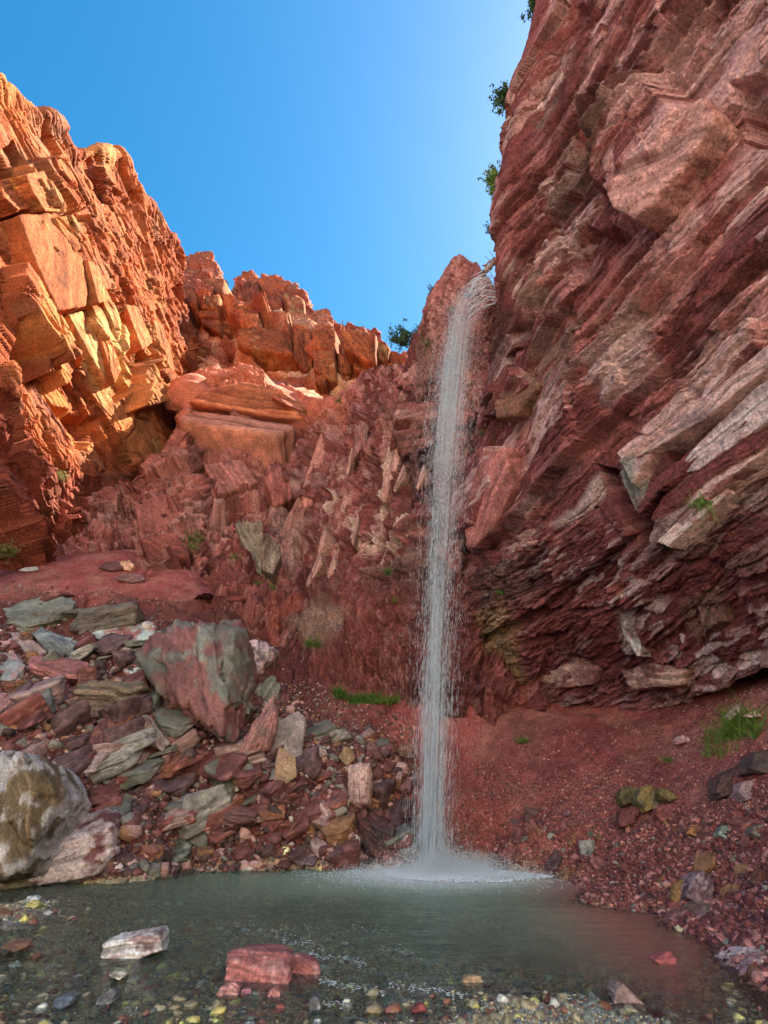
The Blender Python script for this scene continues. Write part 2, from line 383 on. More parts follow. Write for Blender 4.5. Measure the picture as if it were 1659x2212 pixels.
    col = T([(1330, 1320), (1370, 1330), (1390, 1400), (1360, 1420)], lin(200, 185, 175), .6)
    col = T([(1270, 780), (1400, 700), (1440, 790), (1330, 880)], lin(208, 172, 168), .6, 20)
    col = T([(1480, 1290), (1560, 1260), (1570, 1340), (1520, 1380), (1480, 1350)], lin(118, 84, 66), .7)
    col = T([(1160, 150), (1260, 0), (1170, 0), (1120, 110), (1090, 330), (1110, 360)], lin(120, 48, 44), .6, 15)
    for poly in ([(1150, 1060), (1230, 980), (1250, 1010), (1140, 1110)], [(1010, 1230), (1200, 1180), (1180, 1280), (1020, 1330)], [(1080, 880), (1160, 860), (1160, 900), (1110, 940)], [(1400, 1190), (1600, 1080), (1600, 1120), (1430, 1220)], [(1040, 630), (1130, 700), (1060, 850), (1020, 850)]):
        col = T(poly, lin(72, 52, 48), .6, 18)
    wt_ = sstep(PX, 1120, 1000)*sstep(PY, 560, 640); wt_ = np.clip(wt_*sstep(fbm(P*np.array([2, 2, .35]), 1.2, 95), -.35, .25)+.4*low*sstep(fbm(P, 2, 96), .0, .3), 0, 1)
    col = np.concatenate([col*(1-.4*wt_)[..., None], (1-wt_)[..., None]], -1)
    return h, col
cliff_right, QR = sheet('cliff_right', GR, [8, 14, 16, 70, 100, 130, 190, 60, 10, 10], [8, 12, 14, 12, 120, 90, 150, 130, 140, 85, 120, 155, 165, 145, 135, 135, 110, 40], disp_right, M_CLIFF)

# ================================================================== LEFT CLIFF
def lp(px, py, m=1.0):
    d = ray(px, py); t = -19.43/(d[0]-.18*d[1]+.22*d[2]); return CAM+d*t*m
LTOP = [(-420, -150), (-150, 60), (0, 185), (35, 222), (62, 255), (85, 247), (112, 270), (143, 322), (190, 324), (240, 327), (268, 368), (292, 430), (318, 440), (350, 500), (372, 520), (386, 560)]
LBOT = [(-420, 1260), (-150, 1240), (0, 1235), (35, 1235), (62, 1230), (85, 1230), (112, 1225), (143, 1222), (180, 1215), (210, 1208), (235, 1200), (255, 1190), (275, 1170), (290, 1150), (300, 1120), (318, 1070)]
rows = []
FR = [0, .04, .1, .2, .3, .4, .5, .6, .7, .8, .9, 1.0]
REDGE = [(386, 560), (391, 590), (402, 640), (420, 690), (436, 735), (456, 780), (446, 825), (416, 868), (388, 920), (362, 970), (335, 1030), (318, 1075)]
for i, f in enumerate(FR):
    r = []
    for j, (tp, bt) in enumerate(zip(LTOP, LBOT)):
        w_ = (j/(len(LTOP)-1))**2
        x = tp[0]+(bt[0]-tp[0])*f; y = tp[1]+(bt[1]-tp[1])*f
        e = REDGE[i]; base = LTOP[-1][0]+(LBOT[-1][0]-LTOP[-1][0])*f, LTOP[-1][1]+(LBOT[-1][1]-LTOP[-1][1])*f
        x += (e[0]-base[0])*w_; y += (e[1]-base[1])*w_
        m = 1.0 - .10*sstep(y, 900, 1200)*0
        r.append(lp(x, y, m))
    e = r[-1]; r += [e+np.array([-2.5, 4, .5]), e+np.array([-14, 18, 0])]
    rows.append(r)
rows.insert(0, [q+np.array([-16, 4, -3]) for q in rows[0]])
GL = np.array(rows)
def disp_left(P, n, PX, PY):
    nn = np.array([1, -.18, .22]); nn /= np.linalg.norm(nn)
    a = lp(330, 760)-lp(110, 330); a /= np.linalg.norm(a); b = np.cross(nn, a); b /= np.linalg.norm(b)
    W = np.stack([fbm(P, 9, 111), fbm(P, 9, 121), fbm(P, 9, 131)], -1)
    Pw = P+1.3*W; U = Pw@a; V = Pw@b; F = np.stack([a, b, nn], 1)
    big, c1, _ = blocks(U, V, 15, 4.2, 103, .7, .9)
    mid, c2, _ = blocks(U, V, 7, 1.6, 107, .8, .7)
    sm, c3 = facet2(U, V, 2.6, .5, 113, 1.2)
    f3a, c4 = facet3(P@F, (2.4, .9, 1.2), 117, 1.1)
    f3b, c5 = facet3(P@F, (.8, .3, .5), 119, 1.1)
    right = sstep(PX-(PY-330)*.25, 150, 330); low = sstep(PY, 980, 1060); rough = np.clip(right+low+sstep(fbm(P, 8, 171), .05, .3), 0, 1)
    bd, c8 = beds(U, V, 9, .9, 163, .8); bd2, c9 = beds(U, V, 3, .33, 165, .8)
    h = 1.15*big*(1-.5*rough) + .40*mid*(1-.2*rough) + (.12+.20*rough)*(1-low)*bd + (.03+.02*rough)*(1-low)*bd2 + .04*sm + (.03+.30*rough)*f3a + (.02+.11*rough)*f3b + .9*fbm(P, 12, 105) - .42*crack(U, V, 7, 2.4, 161, .03) - .16*crack(U, V, 2.6, .8, 169, .04) + .12*fbm(P, 1.0, 106, 3)
    f1, c6 = facet3(P@F+30, (5, 2.6, 2.5), 127, 1.2); h += (.2+.25*rough+.5*low)*f1
    h *= .6+.4*sstep(PY-np.interp(PX, [q[0] for q in LTOP], [q[1] for q in LTOP]), 0, 60)
    wob = fbm(P, 2.0, 191)*1.6
    S = lambda poly, push, soft=6, gx=0, gy=0: stamp(h, PX, PY, poly, push, soft, gx, gy, wob)
    h = S([(0, 370), (85, 345), (120, 400), (145, 470), (100, 480), (0, 470)], 1.3, 5)
    h = S([(15, 490), (115, 480), (150, 510), (195, 640), (180, 660), (130, 640), (75, 610)], 1.6, 6)
    h = S([(-30, 590), (40, 560), (60, 610), (150, 800), (110, 850), (-30, 660)], 1.2, 6)
    h = S([(0, 690), (60, 770), (70, 830), (30, 860), (0, 800)], -1.6, 10)
    h = S([(115, 640), (205, 655), (235, 740), (215, 800), (150, 720)], 1.3, 6)
    h = S([(250, 660), (330, 780), (300, 800), (275, 800), (240, 700)], -1.7, 5)
    h = S([(205, 690), (245, 820), (262, 850), (235, 880), (218, 850)], -1.0, 6)
    h = S([(270, 800), (330, 770), (345, 830), (300, 890), (250, 900)], 1.5, 6)
    h = S([(150, 400), (200, 560), (245, 690), (225, 690), (180, 590), (140, 480)], -.9, 6)
    h = S([(75, 850), (230, 900), (200, 980), (150, 960)], -1.0, 14)
    col = mixc(np.broadcast_to(lin(178, 98, 54), P.shape), lin(150, 72, 38), sstep(c2*.5+c4*.5, .35, .65))
    col = mixc(col, lin(200, 138, 80), sstep(fbm(P, 5, 141)+.5*(c1-.5)+.4*(c2-.5), .1, .45)*.55)
    col = mixc(col, lin(146, 108, 82), sstep(fbm(P, 4, 151)+.5*(c3-.5), .2, .45)*.5)
    col = mixc(col, lin(128, 62, 52), sstep(PY-np.interp(PX, [0, 60, 130, 330], [850, 975, 1005, 1000]), -40, 50)*.85)  # maroon foot rock, with shade painted in along the cliff's shadow edge
    col = mixc(col, lin(92, 58, 44), sstep(fbm(P*np.array([1.5, 1.5, .5]), 2.4, 173), .12, .34)*.4)
    T = lambda poly, c, k=1, soft=8: tint(col, PX, PY, poly, c, k, soft, wob)
    col = T([(120, 680), (215, 690), (250, 830), (220, 880), (170, 800)], lin(214, 170, 112), .7, 10)
    col = T([(100, 800), (160, 850), (200, 960), (150, 960)], lin(206, 130, 66), .6, 20)
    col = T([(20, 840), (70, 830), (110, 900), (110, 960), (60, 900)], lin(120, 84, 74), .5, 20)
    return h, col
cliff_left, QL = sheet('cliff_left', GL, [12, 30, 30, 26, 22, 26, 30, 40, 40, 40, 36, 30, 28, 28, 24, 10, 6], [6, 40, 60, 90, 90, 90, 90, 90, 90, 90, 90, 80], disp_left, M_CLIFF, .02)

# ================================================================== MIDDLE CLIFF
MC = [  # column px at the top, py, Y  ->  px, py, Y at the foot
 (90, 1120, 31, 60, 1300, 26), (200, 1085, 32, 180, 1290, 26), (275, 1045, 34, 280, 1290, 25.5), (335, 985, 35, 360, 1300, 24.5), (400, 925, 36, 430, 1330, 23.3), (430, 850, 40, 470, 1380, 22.8), (520, 828, 41, 560, 1440, 22), (610, 832, 40, 640, 1500, 21.7),
 (690, 868, 34, 720, 1550, 21.3), (740, 848, 31.5, 770, 1570, 21.2), (790, 803, 29, 820, 1580, 21.1), (830, 790, 27, 870, 1590, 21), (872, 788, 25.5, 905, 1590, 21), (885, 735, 24.5, 930, 1600, 21), (928, 640, 23, 960, 1600, 21), (985, 560, 20.3, 995, 1600, 21), (1022, 572, 19.3, 1030, 1600, 21), (1042, 596, 18.6, 1070, 1600, 21), (1085, 640, 18.8, 1120, 1600, 21.2), (1180, 640, 18.5, 1200, 1600, 21.5)]
FM = [0, .06, .14, .24, .34, .44, .54, .64, .74, .84, .93, 1.0]
rows = []
for f in FM:
    r = []
    for (x0, y0, Y0, x1, y1, Y1) in MC:
        x = x0+(x1-x0)*f; y = y0+(y1-y0)*f
        Y = Y1+(Y0-Y1)*(1-f)**1.15
        if x0 > 900: Y = Y + 1.6*math.sin(math.pi*min(1, f*1.1)) + (.8*math.sin(math.pi*f) if x0 > 1000 else 0)
        r.append(at(x, y, Y))
    rows.append(r)
tp = []
for q, m in zip(rows[0], MC): tp.append(q+np.array([0, 6, -3.0 if m[0] < 870 else -1.2]))
rows.insert(0, tp)
GM = np.array(rows)
def disp_mid(P, n, PX, PY):
    nn = np.array([.05, -.88, .45]); nn /= np.linalg.norm(nn)
    a = at(800, 960, 26)-at(690, 1240, 22.3); a /= np.linalg.norm(a); b = np.cross(nn, a); b /= np.linalg.norm(b); nn = np.cross(a, b)
    F = np.stack([a, b, nn], 1)
    W = np.stack([fbm(P, 4, 211), fbm(P, 4, 221), fbm(P, 4, 231)], -1)
    Pw = P+.8*W; U = Pw@a; V = Pw@b
    big, c1 = beds(U, V, 6.5, 1.5, 203, 1.2)
    mid, c2 = beds(U, V, 3.0, .5, 207, 1.2)
    sm, c3 = beds(U+.2*fbm(P, .6, 215, 2), V+.06*fbm(P, .4, 216, 2), 1.2, .17, 213, 1.1)
    al = at(420, 1080, 31)-at(200, 1050, 31.5); al /= np.linalg.norm(al); bl = np.cross(nn, al); bl /= np.linalg.norm(bl)
    tl = sstep(PX, 660, 540)[..., None]; Qm = Pw@F; Ql = Pw@np.stack([al, bl, np.cross(al, bl)], 1); Qm = np.where(tl > .5, Ql*np.array([.8, .6, .8]), Qm)
    f3a, c4 = facet3(Qm, (1.7, .55, .9), 217, 1.3)
    f3b, c5 = facet3(P@F, (.5, .2, .3), 219, 1.2)
    f1, c6 = facet3(Qm+30, (3.2, 1.3, 1.6), 227, 1.4); f3c, c9 = facet3(Qm+60, (.34, .10, .16), 229, 1.2)
    blade = sstep(PY, 950, 1050)*sstep(PY, 1330, 1230)*sstep(PX, 600, 680)
    smooth = .6*sstep(PX-(PY-600)*.0, 880, 930)*sstep(PY, 960, 850)
    left = sstep(PX, 620, 520); low = sstep(PY, 1260, 1340)
    nl = 1-.85*left
    h = (.42+.22*blade)*big*nl*(1-.3*smooth) + (.17+.10*blade)*mid*nl*(1-.6*smooth) + (.10+.04*blade)*sm*nl*(1-.5*smooth) + (.16+.16*left)*f3a*(1-.6*smooth) + .125*f3b*(1-.5*smooth) + .05*f3c + (.28+.75*left)*f1*(1-.6*smooth) + .7*fbm(P, 5, 205) + .05*fbm(P, .6, 206, 3)
    h -= .14*crack(U, V, 2.6, .9, 261, .06) + .06*crack(U, V, .9, .3, 267, .1)
    fl, c7 = facet3(P+50, (1.3, .8, .6), 233, 1.2); h += (.34*left+.26*low)*fl
    far = sstep(PY, 985, 900)*sstep(PX, 780, 700); sb, c8, _ = blocks((P@np.array([.94, .1, -.3])), (P@np.array([.28, 0, .95])), 6, 1.3, 241, .8, .8); h += far*(.8*sb)
    h *= .3+.7*sstep(PY-np.interp(PX, [q[0] for q in MC], [q[1] for q in MC]), 0, 50)
    wob = fbm(P, 1.2, 291)*1.6
    S = lambda poly, push, soft=6, gx=0, gy=0: stamp(h, PX, PY, poly, push, soft, gx, gy, wob)
    S0 = lambda poly, push, soft=4, gx=0, gy=0: stamp(h, PX, PY, poly, push, soft, gx, gy)
    h = S([(400, 870), (440, 835), (520, 822), (640, 850), (668, 890), (650, 905), (560, 915), (400, 885)], 1.8, 6)
    h = S([(385, 905), (405, 880), (600, 925), (590, 960), (470, 945), (400, 940)], .7, 5)
    h = S([(700, 900), (735, 880), (735, 960), (700, 1090), (650, 1100), (640, 1060), (680, 1000)], .9, 6)
    h = S([(770, 870), (800, 900), (790, 950), (765, 990)], .7, 5)
    h = S([(575, 1075), (640, 1045), (650, 1080), (630, 1105), (580, 1105)], -1.3, 8)
    h = S([(570, 1030), (600, 1000), (650, 1030), (645, 1060), (590, 1075)], .8, 8)
    h = S0([(508, 1132), (515, 1122), (562, 1178), (566, 1245), (540, 1215)], .55, 3, 0.01, .002)
    h = S0([(570, 1180), (608, 1195), (590, 1240), (565, 1230)], .3, 3)
    h = S([(425, 1265), (500, 1220), (545, 1240), (530, 1290), (480, 1310)], .9, 8)
    h = S([(740, 1170), (880, 1120), (860, 1170), (760, 1210)], -.5, 8)
    for (x0, y0, x1, y1, ww) in ((745, 1060, 728, 1130, 5), (772, 1100, 760, 1180, 5), (822, 1050, 808, 1120, 6), (848, 940, 820, 1080, 15), (795, 1140, 772, 1200, 8), (700, 1130, 688, 1200, 4), (880, 1100, 848, 1200, 18), (870, 1000, 850, 1060, 8), (905, 1090, 875, 1200, 14)):
        h = S0([(x0, y0), (x0+ww*.6, y0+(y1-y0)*.4), (x1+ww*.3, y1), (x1-ww*.3, y1-10), (x0-ww*.5, y0+(y1-y0)*.5)], .5, 2)
    col = mixc(np.broadcast_to(RED, P.shape), MID, sstep(c2*.4+c4*.3+c6*.3, .35, .6))
    pale = sstep(fbm(P, 2.6, 241)+.5*(c2-.5)+.4*(c5-.5), .15, .42)
    col = mixc(col, lin(66, 32, 30), sstep(c5, .45, .1)*.45)
    col = mixc(col, lin(202, 166, 156), pale*(.22+.35*blade))
    col = mixc(col, lin(190, 146, 136), sstep(c9, .78, .86)*.4); col = mixc(col, lin(58, 30, 30), sstep(c9, .25, .12)*.5)
    col = mixc(col, lin(168, 92, 72), (left*.5*sstep(PY, 1150, 1000)))
    col = mixc(col, lin(190, 100, 62), sstep(PY, 960, 900)*sstep(PX, 800, 700)*.7)
    col = mixc(col, lin(170, 100, 90), smooth*.7)
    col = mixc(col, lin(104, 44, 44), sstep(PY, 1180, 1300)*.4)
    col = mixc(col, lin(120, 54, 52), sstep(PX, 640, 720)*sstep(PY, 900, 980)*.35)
    T = lambda poly, c, k=1, soft=8, wb=wob: tint(col, PX, PY, poly, c, k, soft, wb)
    col = T([(508, 1132), (515, 1122), (562, 1178), (566, 1245), (540, 1215)], lin(138, 122, 104), .9, 3, None)
    col = T([(570, 1180), (608, 1195), (590, 1240), (565, 1230)], lin(132, 116, 98), .8, 3, None)
    for (x0, y0, x1, y1, ww) in ((745, 1060, 728, 1130, 5), (772, 1100, 760, 1180, 5), (822, 1050, 808, 1120, 6), (848, 940, 820, 1080, 15), (795, 1140, 772, 1200, 8), (700, 1130, 688, 1200, 4), (880, 1100, 848, 1200, 18)):
        col = T([(x0, y0), (x0+ww*.6, y0+(y1-y0)*.4), (x1+ww*.3, y1), (x1-ww*.3, y1-10), (x0-ww*.5, y0+(y1-y0)*.5)], lin(208, 172, 156), .8, 3, None)
    col = T([(580, 1130), (660, 1080), (690, 1130), (620, 1240)], lin(190, 165, 152), .25, 14)
    col = T([(620, 1330), (700, 1290), (760, 1330), (690, 1400)], lin(160, 138, 122), .5, 14)
    col = T([(560, 1330), (600, 1270), (640, 1280), (590, 1400)], lin(176, 84, 62), .5, 14)
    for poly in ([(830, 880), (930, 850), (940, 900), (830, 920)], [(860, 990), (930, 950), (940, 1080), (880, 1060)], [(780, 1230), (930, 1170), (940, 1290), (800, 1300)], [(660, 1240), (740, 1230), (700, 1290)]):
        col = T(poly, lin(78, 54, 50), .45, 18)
    wt_ = sstep(np.abs(PX-955), 120, 40)*sstep(PY, 620, 760)*sstep(fbm(P*np.array([2, 2, .3]), 1.2, 295), -.4, .2)
    col = np.concatenate([col*(1-.4*wt_)[..., None], (1-wt_)[..., None]], -1)
    return h, col
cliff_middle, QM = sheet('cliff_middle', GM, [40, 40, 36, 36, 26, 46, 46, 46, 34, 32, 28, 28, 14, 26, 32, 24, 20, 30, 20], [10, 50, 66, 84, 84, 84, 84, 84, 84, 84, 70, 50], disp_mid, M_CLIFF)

# ================================================================== FAR CLIFFS
FC = [(300, 520, 62, 300, 900, 44), (345, 540, 61, 340, 910, 44), (384, 552, 60, 380, 915, 44), (402, 552, 60, 400, 920, 44), (430, 548, 60, 430, 920, 44), (458, 548, 60, 450, 920, 44), (478, 580, 60, 470, 920, 44), (500, 642, 62, 490, 920, 45), (508, 606, 62, 500, 920, 45), (535, 592, 62, 520, 920, 45), (550, 585, 62, 540, 920, 45), (562, 596, 62, 560, 920, 45), (600, 600, 61, 590, 920, 45), (640, 622, 60, 620, 920, 44),
      (660, 632, 59, 650, 920, 44), (672, 662, 59, 670, 920, 43.5), (692, 690, 58, 690, 920, 43), (700, 686, 57, 700, 920, 43), (720, 692, 57, 720, 920, 42), (742, 712, 56, 742, 920, 42), (775, 718, 55, 770, 920, 41), (806, 712, 54, 800, 920, 41), (818, 730, 54, 815, 920, 41), (840, 745, 54, 838, 920, 41), (848, 770, 54, 846, 920, 41), (880, 770, 54, 880, 920, 41), (960, 720, 54, 960, 920, 41)]
FF = [0, .12, .28, .45, .62, .8, 1.0]
rows = []
for f in FF:
    rows.append([at(x0+(x1-x0)*f, y0+(y1-y0)*f, Y1+(Y0-Y1)*(1-f)) for (x0, y0, Y0, x1, y1, Y1) in FC])
rows.insert(0, [q+np.array([0, 10, -4.0]) for q in rows[0]])
GF = np.array(rows)
def disp_far(P, n, PX, PY):
    a = at(800, 790, 47)-at(510, 690, 52); a /= np.linalg.norm(a)
    nn = np.array([.1, -.85, .5]); nn /= np.linalg.norm(nn); b = np.cross(nn, a); b /= np.linalg.norm(b); nn = np.cross(a, b)
    F = np.stack([a, b, nn], 1); Q = (P+.9*np.stack([fbm(P, 10, 311), fbm(P, 10, 321), fbm(P, 10, 331)], -1))@F
    U, V = Q[..., 0], Q[..., 1]
    big, c1, e1 = blocks(U, V, 4.4, 3.4, 303, .5, 1.5)
    mid, c2, e2 = blocks(U, V, 1.7, 1.3, 307, .5, 1.2)
    f3a, c4 = facet3(P@F, (2.2, 1.4, 1.4), 317, 1.1); f3b, c5 = facet3(P@F, (.9, .5, .6), 319, 1.1)
    top = sstep(PY-(PX-500)*.3, 700, 660); debris = sstep(PY, 770, 800)*sstep(PX, 700, 640)
    blk = (1-top)*(1-debris)
    if b[2] < 0: pass
    kv, fv, lv = cell1(V/3.4, 303); fu_ = fv if b[2] > 0 else 1-fv
    kv2, fv2, _ = cell1(V/1.3, 307); fu2 = fv2 if b[2] > 0 else 1-fv2
    h = (1.7*blk+.5)*big + (.5*blk+.3)*mid + blk*(2.0*(fu_-.5)+.7*(fu2-.5)) + (.15+.75*top)*f3a + (.08+.35*top)*f3b + 1.2*fbm(P, 14, 305) + .1*fbm(P, 1.3, 306, 3)
    h *= .6+.4*sstep(PY-np.interp(PX, [q[0] for q in FC], [q[1] for q in FC]), 0, 40)
    wob = fbm(P, 3.0, 391)*1.0
    S = lambda poly, push, soft=3, gx=0, gy=0: stamp(h, PX, PY, poly, push, soft, gx, gy, wob*.4)
    h = S([(508, 698), (548, 698), (632, 702), (638, 770), (600, 765), (510, 745)], 2.6, 3)
    h = S([(640, 705), (672, 708), (672, 800), (655, 775), (640, 760)], 2.4, 3)
    h = S([(676, 700), (720, 705), (724, 760), (726, 830), (690, 800), (678, 770)], 2.2, 3)
    h = S([(732, 745), (756, 755), (756, 790), (732, 800)], 2.0, 3)
    h = S([(742, 715), (800, 720), (805, 780), (760, 770), (744, 750)], 1.6, 3)
    h = S([(398, 610), (445, 598), (470, 640), (450, 700), (400, 660)], 1.8, 3)
    col = mixc(np.broadcast_to(lin(186, 102, 62), P.shape), lin(152, 76, 50), sstep(c1*.4+c4*.6, .35, .65))
    col = mixc(col, lin(208, 160, 128), sstep(fbm(P, 6, 341)+.5*(c2-.5), .05, .4)*.5)
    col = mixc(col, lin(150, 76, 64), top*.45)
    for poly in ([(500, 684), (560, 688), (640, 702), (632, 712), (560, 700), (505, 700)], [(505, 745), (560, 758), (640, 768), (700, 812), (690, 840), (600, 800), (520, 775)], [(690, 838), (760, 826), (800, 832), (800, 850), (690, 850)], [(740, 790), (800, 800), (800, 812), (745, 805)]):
        col = tint(col, PX, PY, poly, lin(226, 178, 138), .75, 5, wob, 4)  # pale ledges and tan debris, with the sunlight on them painted in
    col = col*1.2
    return h, col
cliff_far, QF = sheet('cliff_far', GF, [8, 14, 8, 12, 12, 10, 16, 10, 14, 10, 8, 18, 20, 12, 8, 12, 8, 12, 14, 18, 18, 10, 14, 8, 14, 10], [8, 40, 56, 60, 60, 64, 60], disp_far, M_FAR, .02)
# rays onto the cliffs, so that the ledges, stones and plants stand on real surfaces
def bvh_of(o):
    me = o.data; v = np.empty(len(me.vertices)*3, np.float32); me.vertices.foreach_get('co', v)
    f = np.empty(len(me.loops), np.int32); me.loops.foreach_get('vertex_index', f)
    return BVHTree.FromPolygons(v.reshape(-1, 3).tolist(), f.reshape(-1, 4).tolist())
BVH = {o.name: bvh_of(o) for o in (cliff_left, cliff_middle, cliff_right, cliff_far)}
def hit(px, py, names=None):
    d = Vector(ray(px, py)).normalized(); best = None
    for k, b in BVH.items():
        if names and k not in names: continue
        r = b.ray_cast(Vector(CAM), d, 300)
        if r[0] is not None and (best is None or r[3] < best[2]): best = (r[0], r[1], r[3], k)
    return best

# ================================================================== LEDGES AND SLABS OF THE CLIFFS
ps = [500]
def plate(parent, poly, nrm, push, thick, base, sec=None, k=.35, chip=.5, level=5, pull=0.0, name='ledge', grow=0.0):
    """a slab of the cliff: its face lies parallel to the cliff, its body runs back into it"""
    ps[0] += 7; nrm = np.array(nrm, float); nrm /= np.linalg.norm(nrm)
    o = np.array(poly, float); cx, cy = o.mean(0); h_ = hit(cx, cy, (parent.name,))
    if h_ is None: return
    p0 = np.array(h_[0])+nrm*push; pts = []
    for x, y in o:
        d = ray(x, y); dn = d@nrm
        t = ((p0-CAM)@nrm)/dn; tc = ((p0-CAM)@nrm)/(ray(cx, cy)@nrm); t = np.clip(t, tc*.8, tc*1.25); pts.append(CAM+d*t)
    f = np.array(pts); bk = f-nrm*thick; bk = bk+(f-f.mean(0))*grow
    allp = np.concatenate([f, bk]); c = allp.mean(0); Q = allp-c; N, H = hull_planes(Q)
    u_, s_, vt = np.linalg.svd(Q, full_matrices=False); fr = vt.T; ext = np.array([np.abs(Q@fr[:, i]).max() for i in range(3)])
    P, F, col = stone_shape(level, N, H, ext, fr, ps[0], chip, (base, base if sec is None else sec, k if sec is not None else 0), 110)
    DESAT[0] = .03 if parent.name in ('cliff_left', 'cliff_far') else .2
    ob = link(name, tri_mesh(name, P, F, col), M_FAR if parent.name == 'cliff_far' else M_CLIFF, parent=parent); ob.location = c; DESAT[0] = .2
    return ob
o1, o2, o3 = lin(180, 98, 54), lin(156, 76, 44), lin(210, 156, 100)
NF = [-.12, -.97, .12]
for i, p in enumerate(([(511, 709), (556, 703), (611, 718), (633, 763), (616, 763), (562, 756), (511, 745)], [(633, 708), (671, 708), (675, 794), (656, 801), (634, 772)], [(674, 709), (724, 712), (724, 752), (678, 752)], [(675, 755), (722, 758), (726, 812), (711, 819), (676, 794)],
    [(729, 760), (758, 767), (758, 799), (731, 804)], [(736, 709), (780, 716), (811, 719), (811, 782), (780, 774), (740, 750)], [(815, 734), (842, 749), (838, 779), (815, 774)], [(394, 614), (416, 614), (426, 654), (413, 660), (394, 640)], [(438, 603), (485, 599), (482, 636), (442, 627)],
    [(434, 639), (474, 634), (469, 668), (434, 665)], [(427, 670), (473, 670), (471, 684), (429, 683)], [(429, 686), (474, 690), (474, 718), (434, 697)], [(476, 692), (500, 692), (500, 701), (476, 701)], [(476, 704), (499, 705), (499, 720), (476, 716)], [(656, 796), (676, 796), (674, 811), (658, 810)], [(678, 808), (704, 811), (704, 830), (680, 824)],
    [(725, 812), (758, 812), (754, 826), (729, 822)], [(576, 766), (600, 768), (600, 778), (578, 775)], [(602, 770), (628, 775), (628, 786), (604, 782)], [(512, 748), (545, 752), (543, 762), (514, 758)], [(760, 775), (800, 782), (796, 800), (762, 796)], [(610, 632), (655, 640), (660, 690), (620, 680)], [(520, 612), (556, 604), (566, 650), (524, 652)], [(570, 640), (606, 636), (612, 690), (560, 690)])):
    big = i in (0, 1, 2, 3, 5)
    plate(cliff_far, p, [NF[0]+.1*math.sin(i*2.1), NF[1], NF[2]+.1*math.cos(i*1.7)], 1.6 if big else 1.0, 7 if big else 5, o2 if i > 20 else o1, o3 if i % 3 == 0 else o2, .3, .22, level=5 if big else 4, name='ledge_block')
NL = [1, -.30, .16]
for i, (p, pu) in enumerate((([(3, 389), (36, 383), (79, 452), (40, 452), (7, 423)], .9), ([(56, 376), (96, 368), (132, 456), (99, 456), (73, 416)], .9), ([(40, 462), (122, 457), (159, 492), (185, 578), (195, 604), (188, 661), (126, 671), (76, 561)], 1.1), ([(-30, 561), (50, 555), (76, 604), (109, 674), (66, 700), (-30, 600)], .9),
    ([(149, 680), (208, 664), (231, 720), (258, 790), (238, 839), (198, 770)], 1.0), ([(271, 657), (298, 661), (331, 740), (308, 756)], 1.0), ([(126, 403), (152, 403), (198, 462), (231, 522), (212, 528), (165, 462)], .5), ([(274, 793), (331, 750), (364, 776), (360, 826), (298, 859), (271, 826)], 1.2), ([(0, 700), (45, 720), (150, 850), (165, 960), (110, 940), (40, 820)], .5),
    ([(205, 690), (228, 690), (262, 800), (250, 830)], .9), ([(330, 690), (352, 700), (380, 800), (362, 806)], .8), ([(190, 560), (214, 575), (235, 650), (215, 655)], .8))):
    if i in (3, 7, 8): continue
    plate(cliff_left, p, [NL[0], NL[1]+.12*math.sin(i*1.9), NL[2]+.1*math.cos(i*2.3)], pu*.28, 5, lin(178, 98, 54) if i != 4 else lin(200, 150, 98), lin(200, 136, 76) if i % 2 else lin(150, 80, 46), .35, .3, level=6, name='slab')
NM = [.1, -.9, .35]
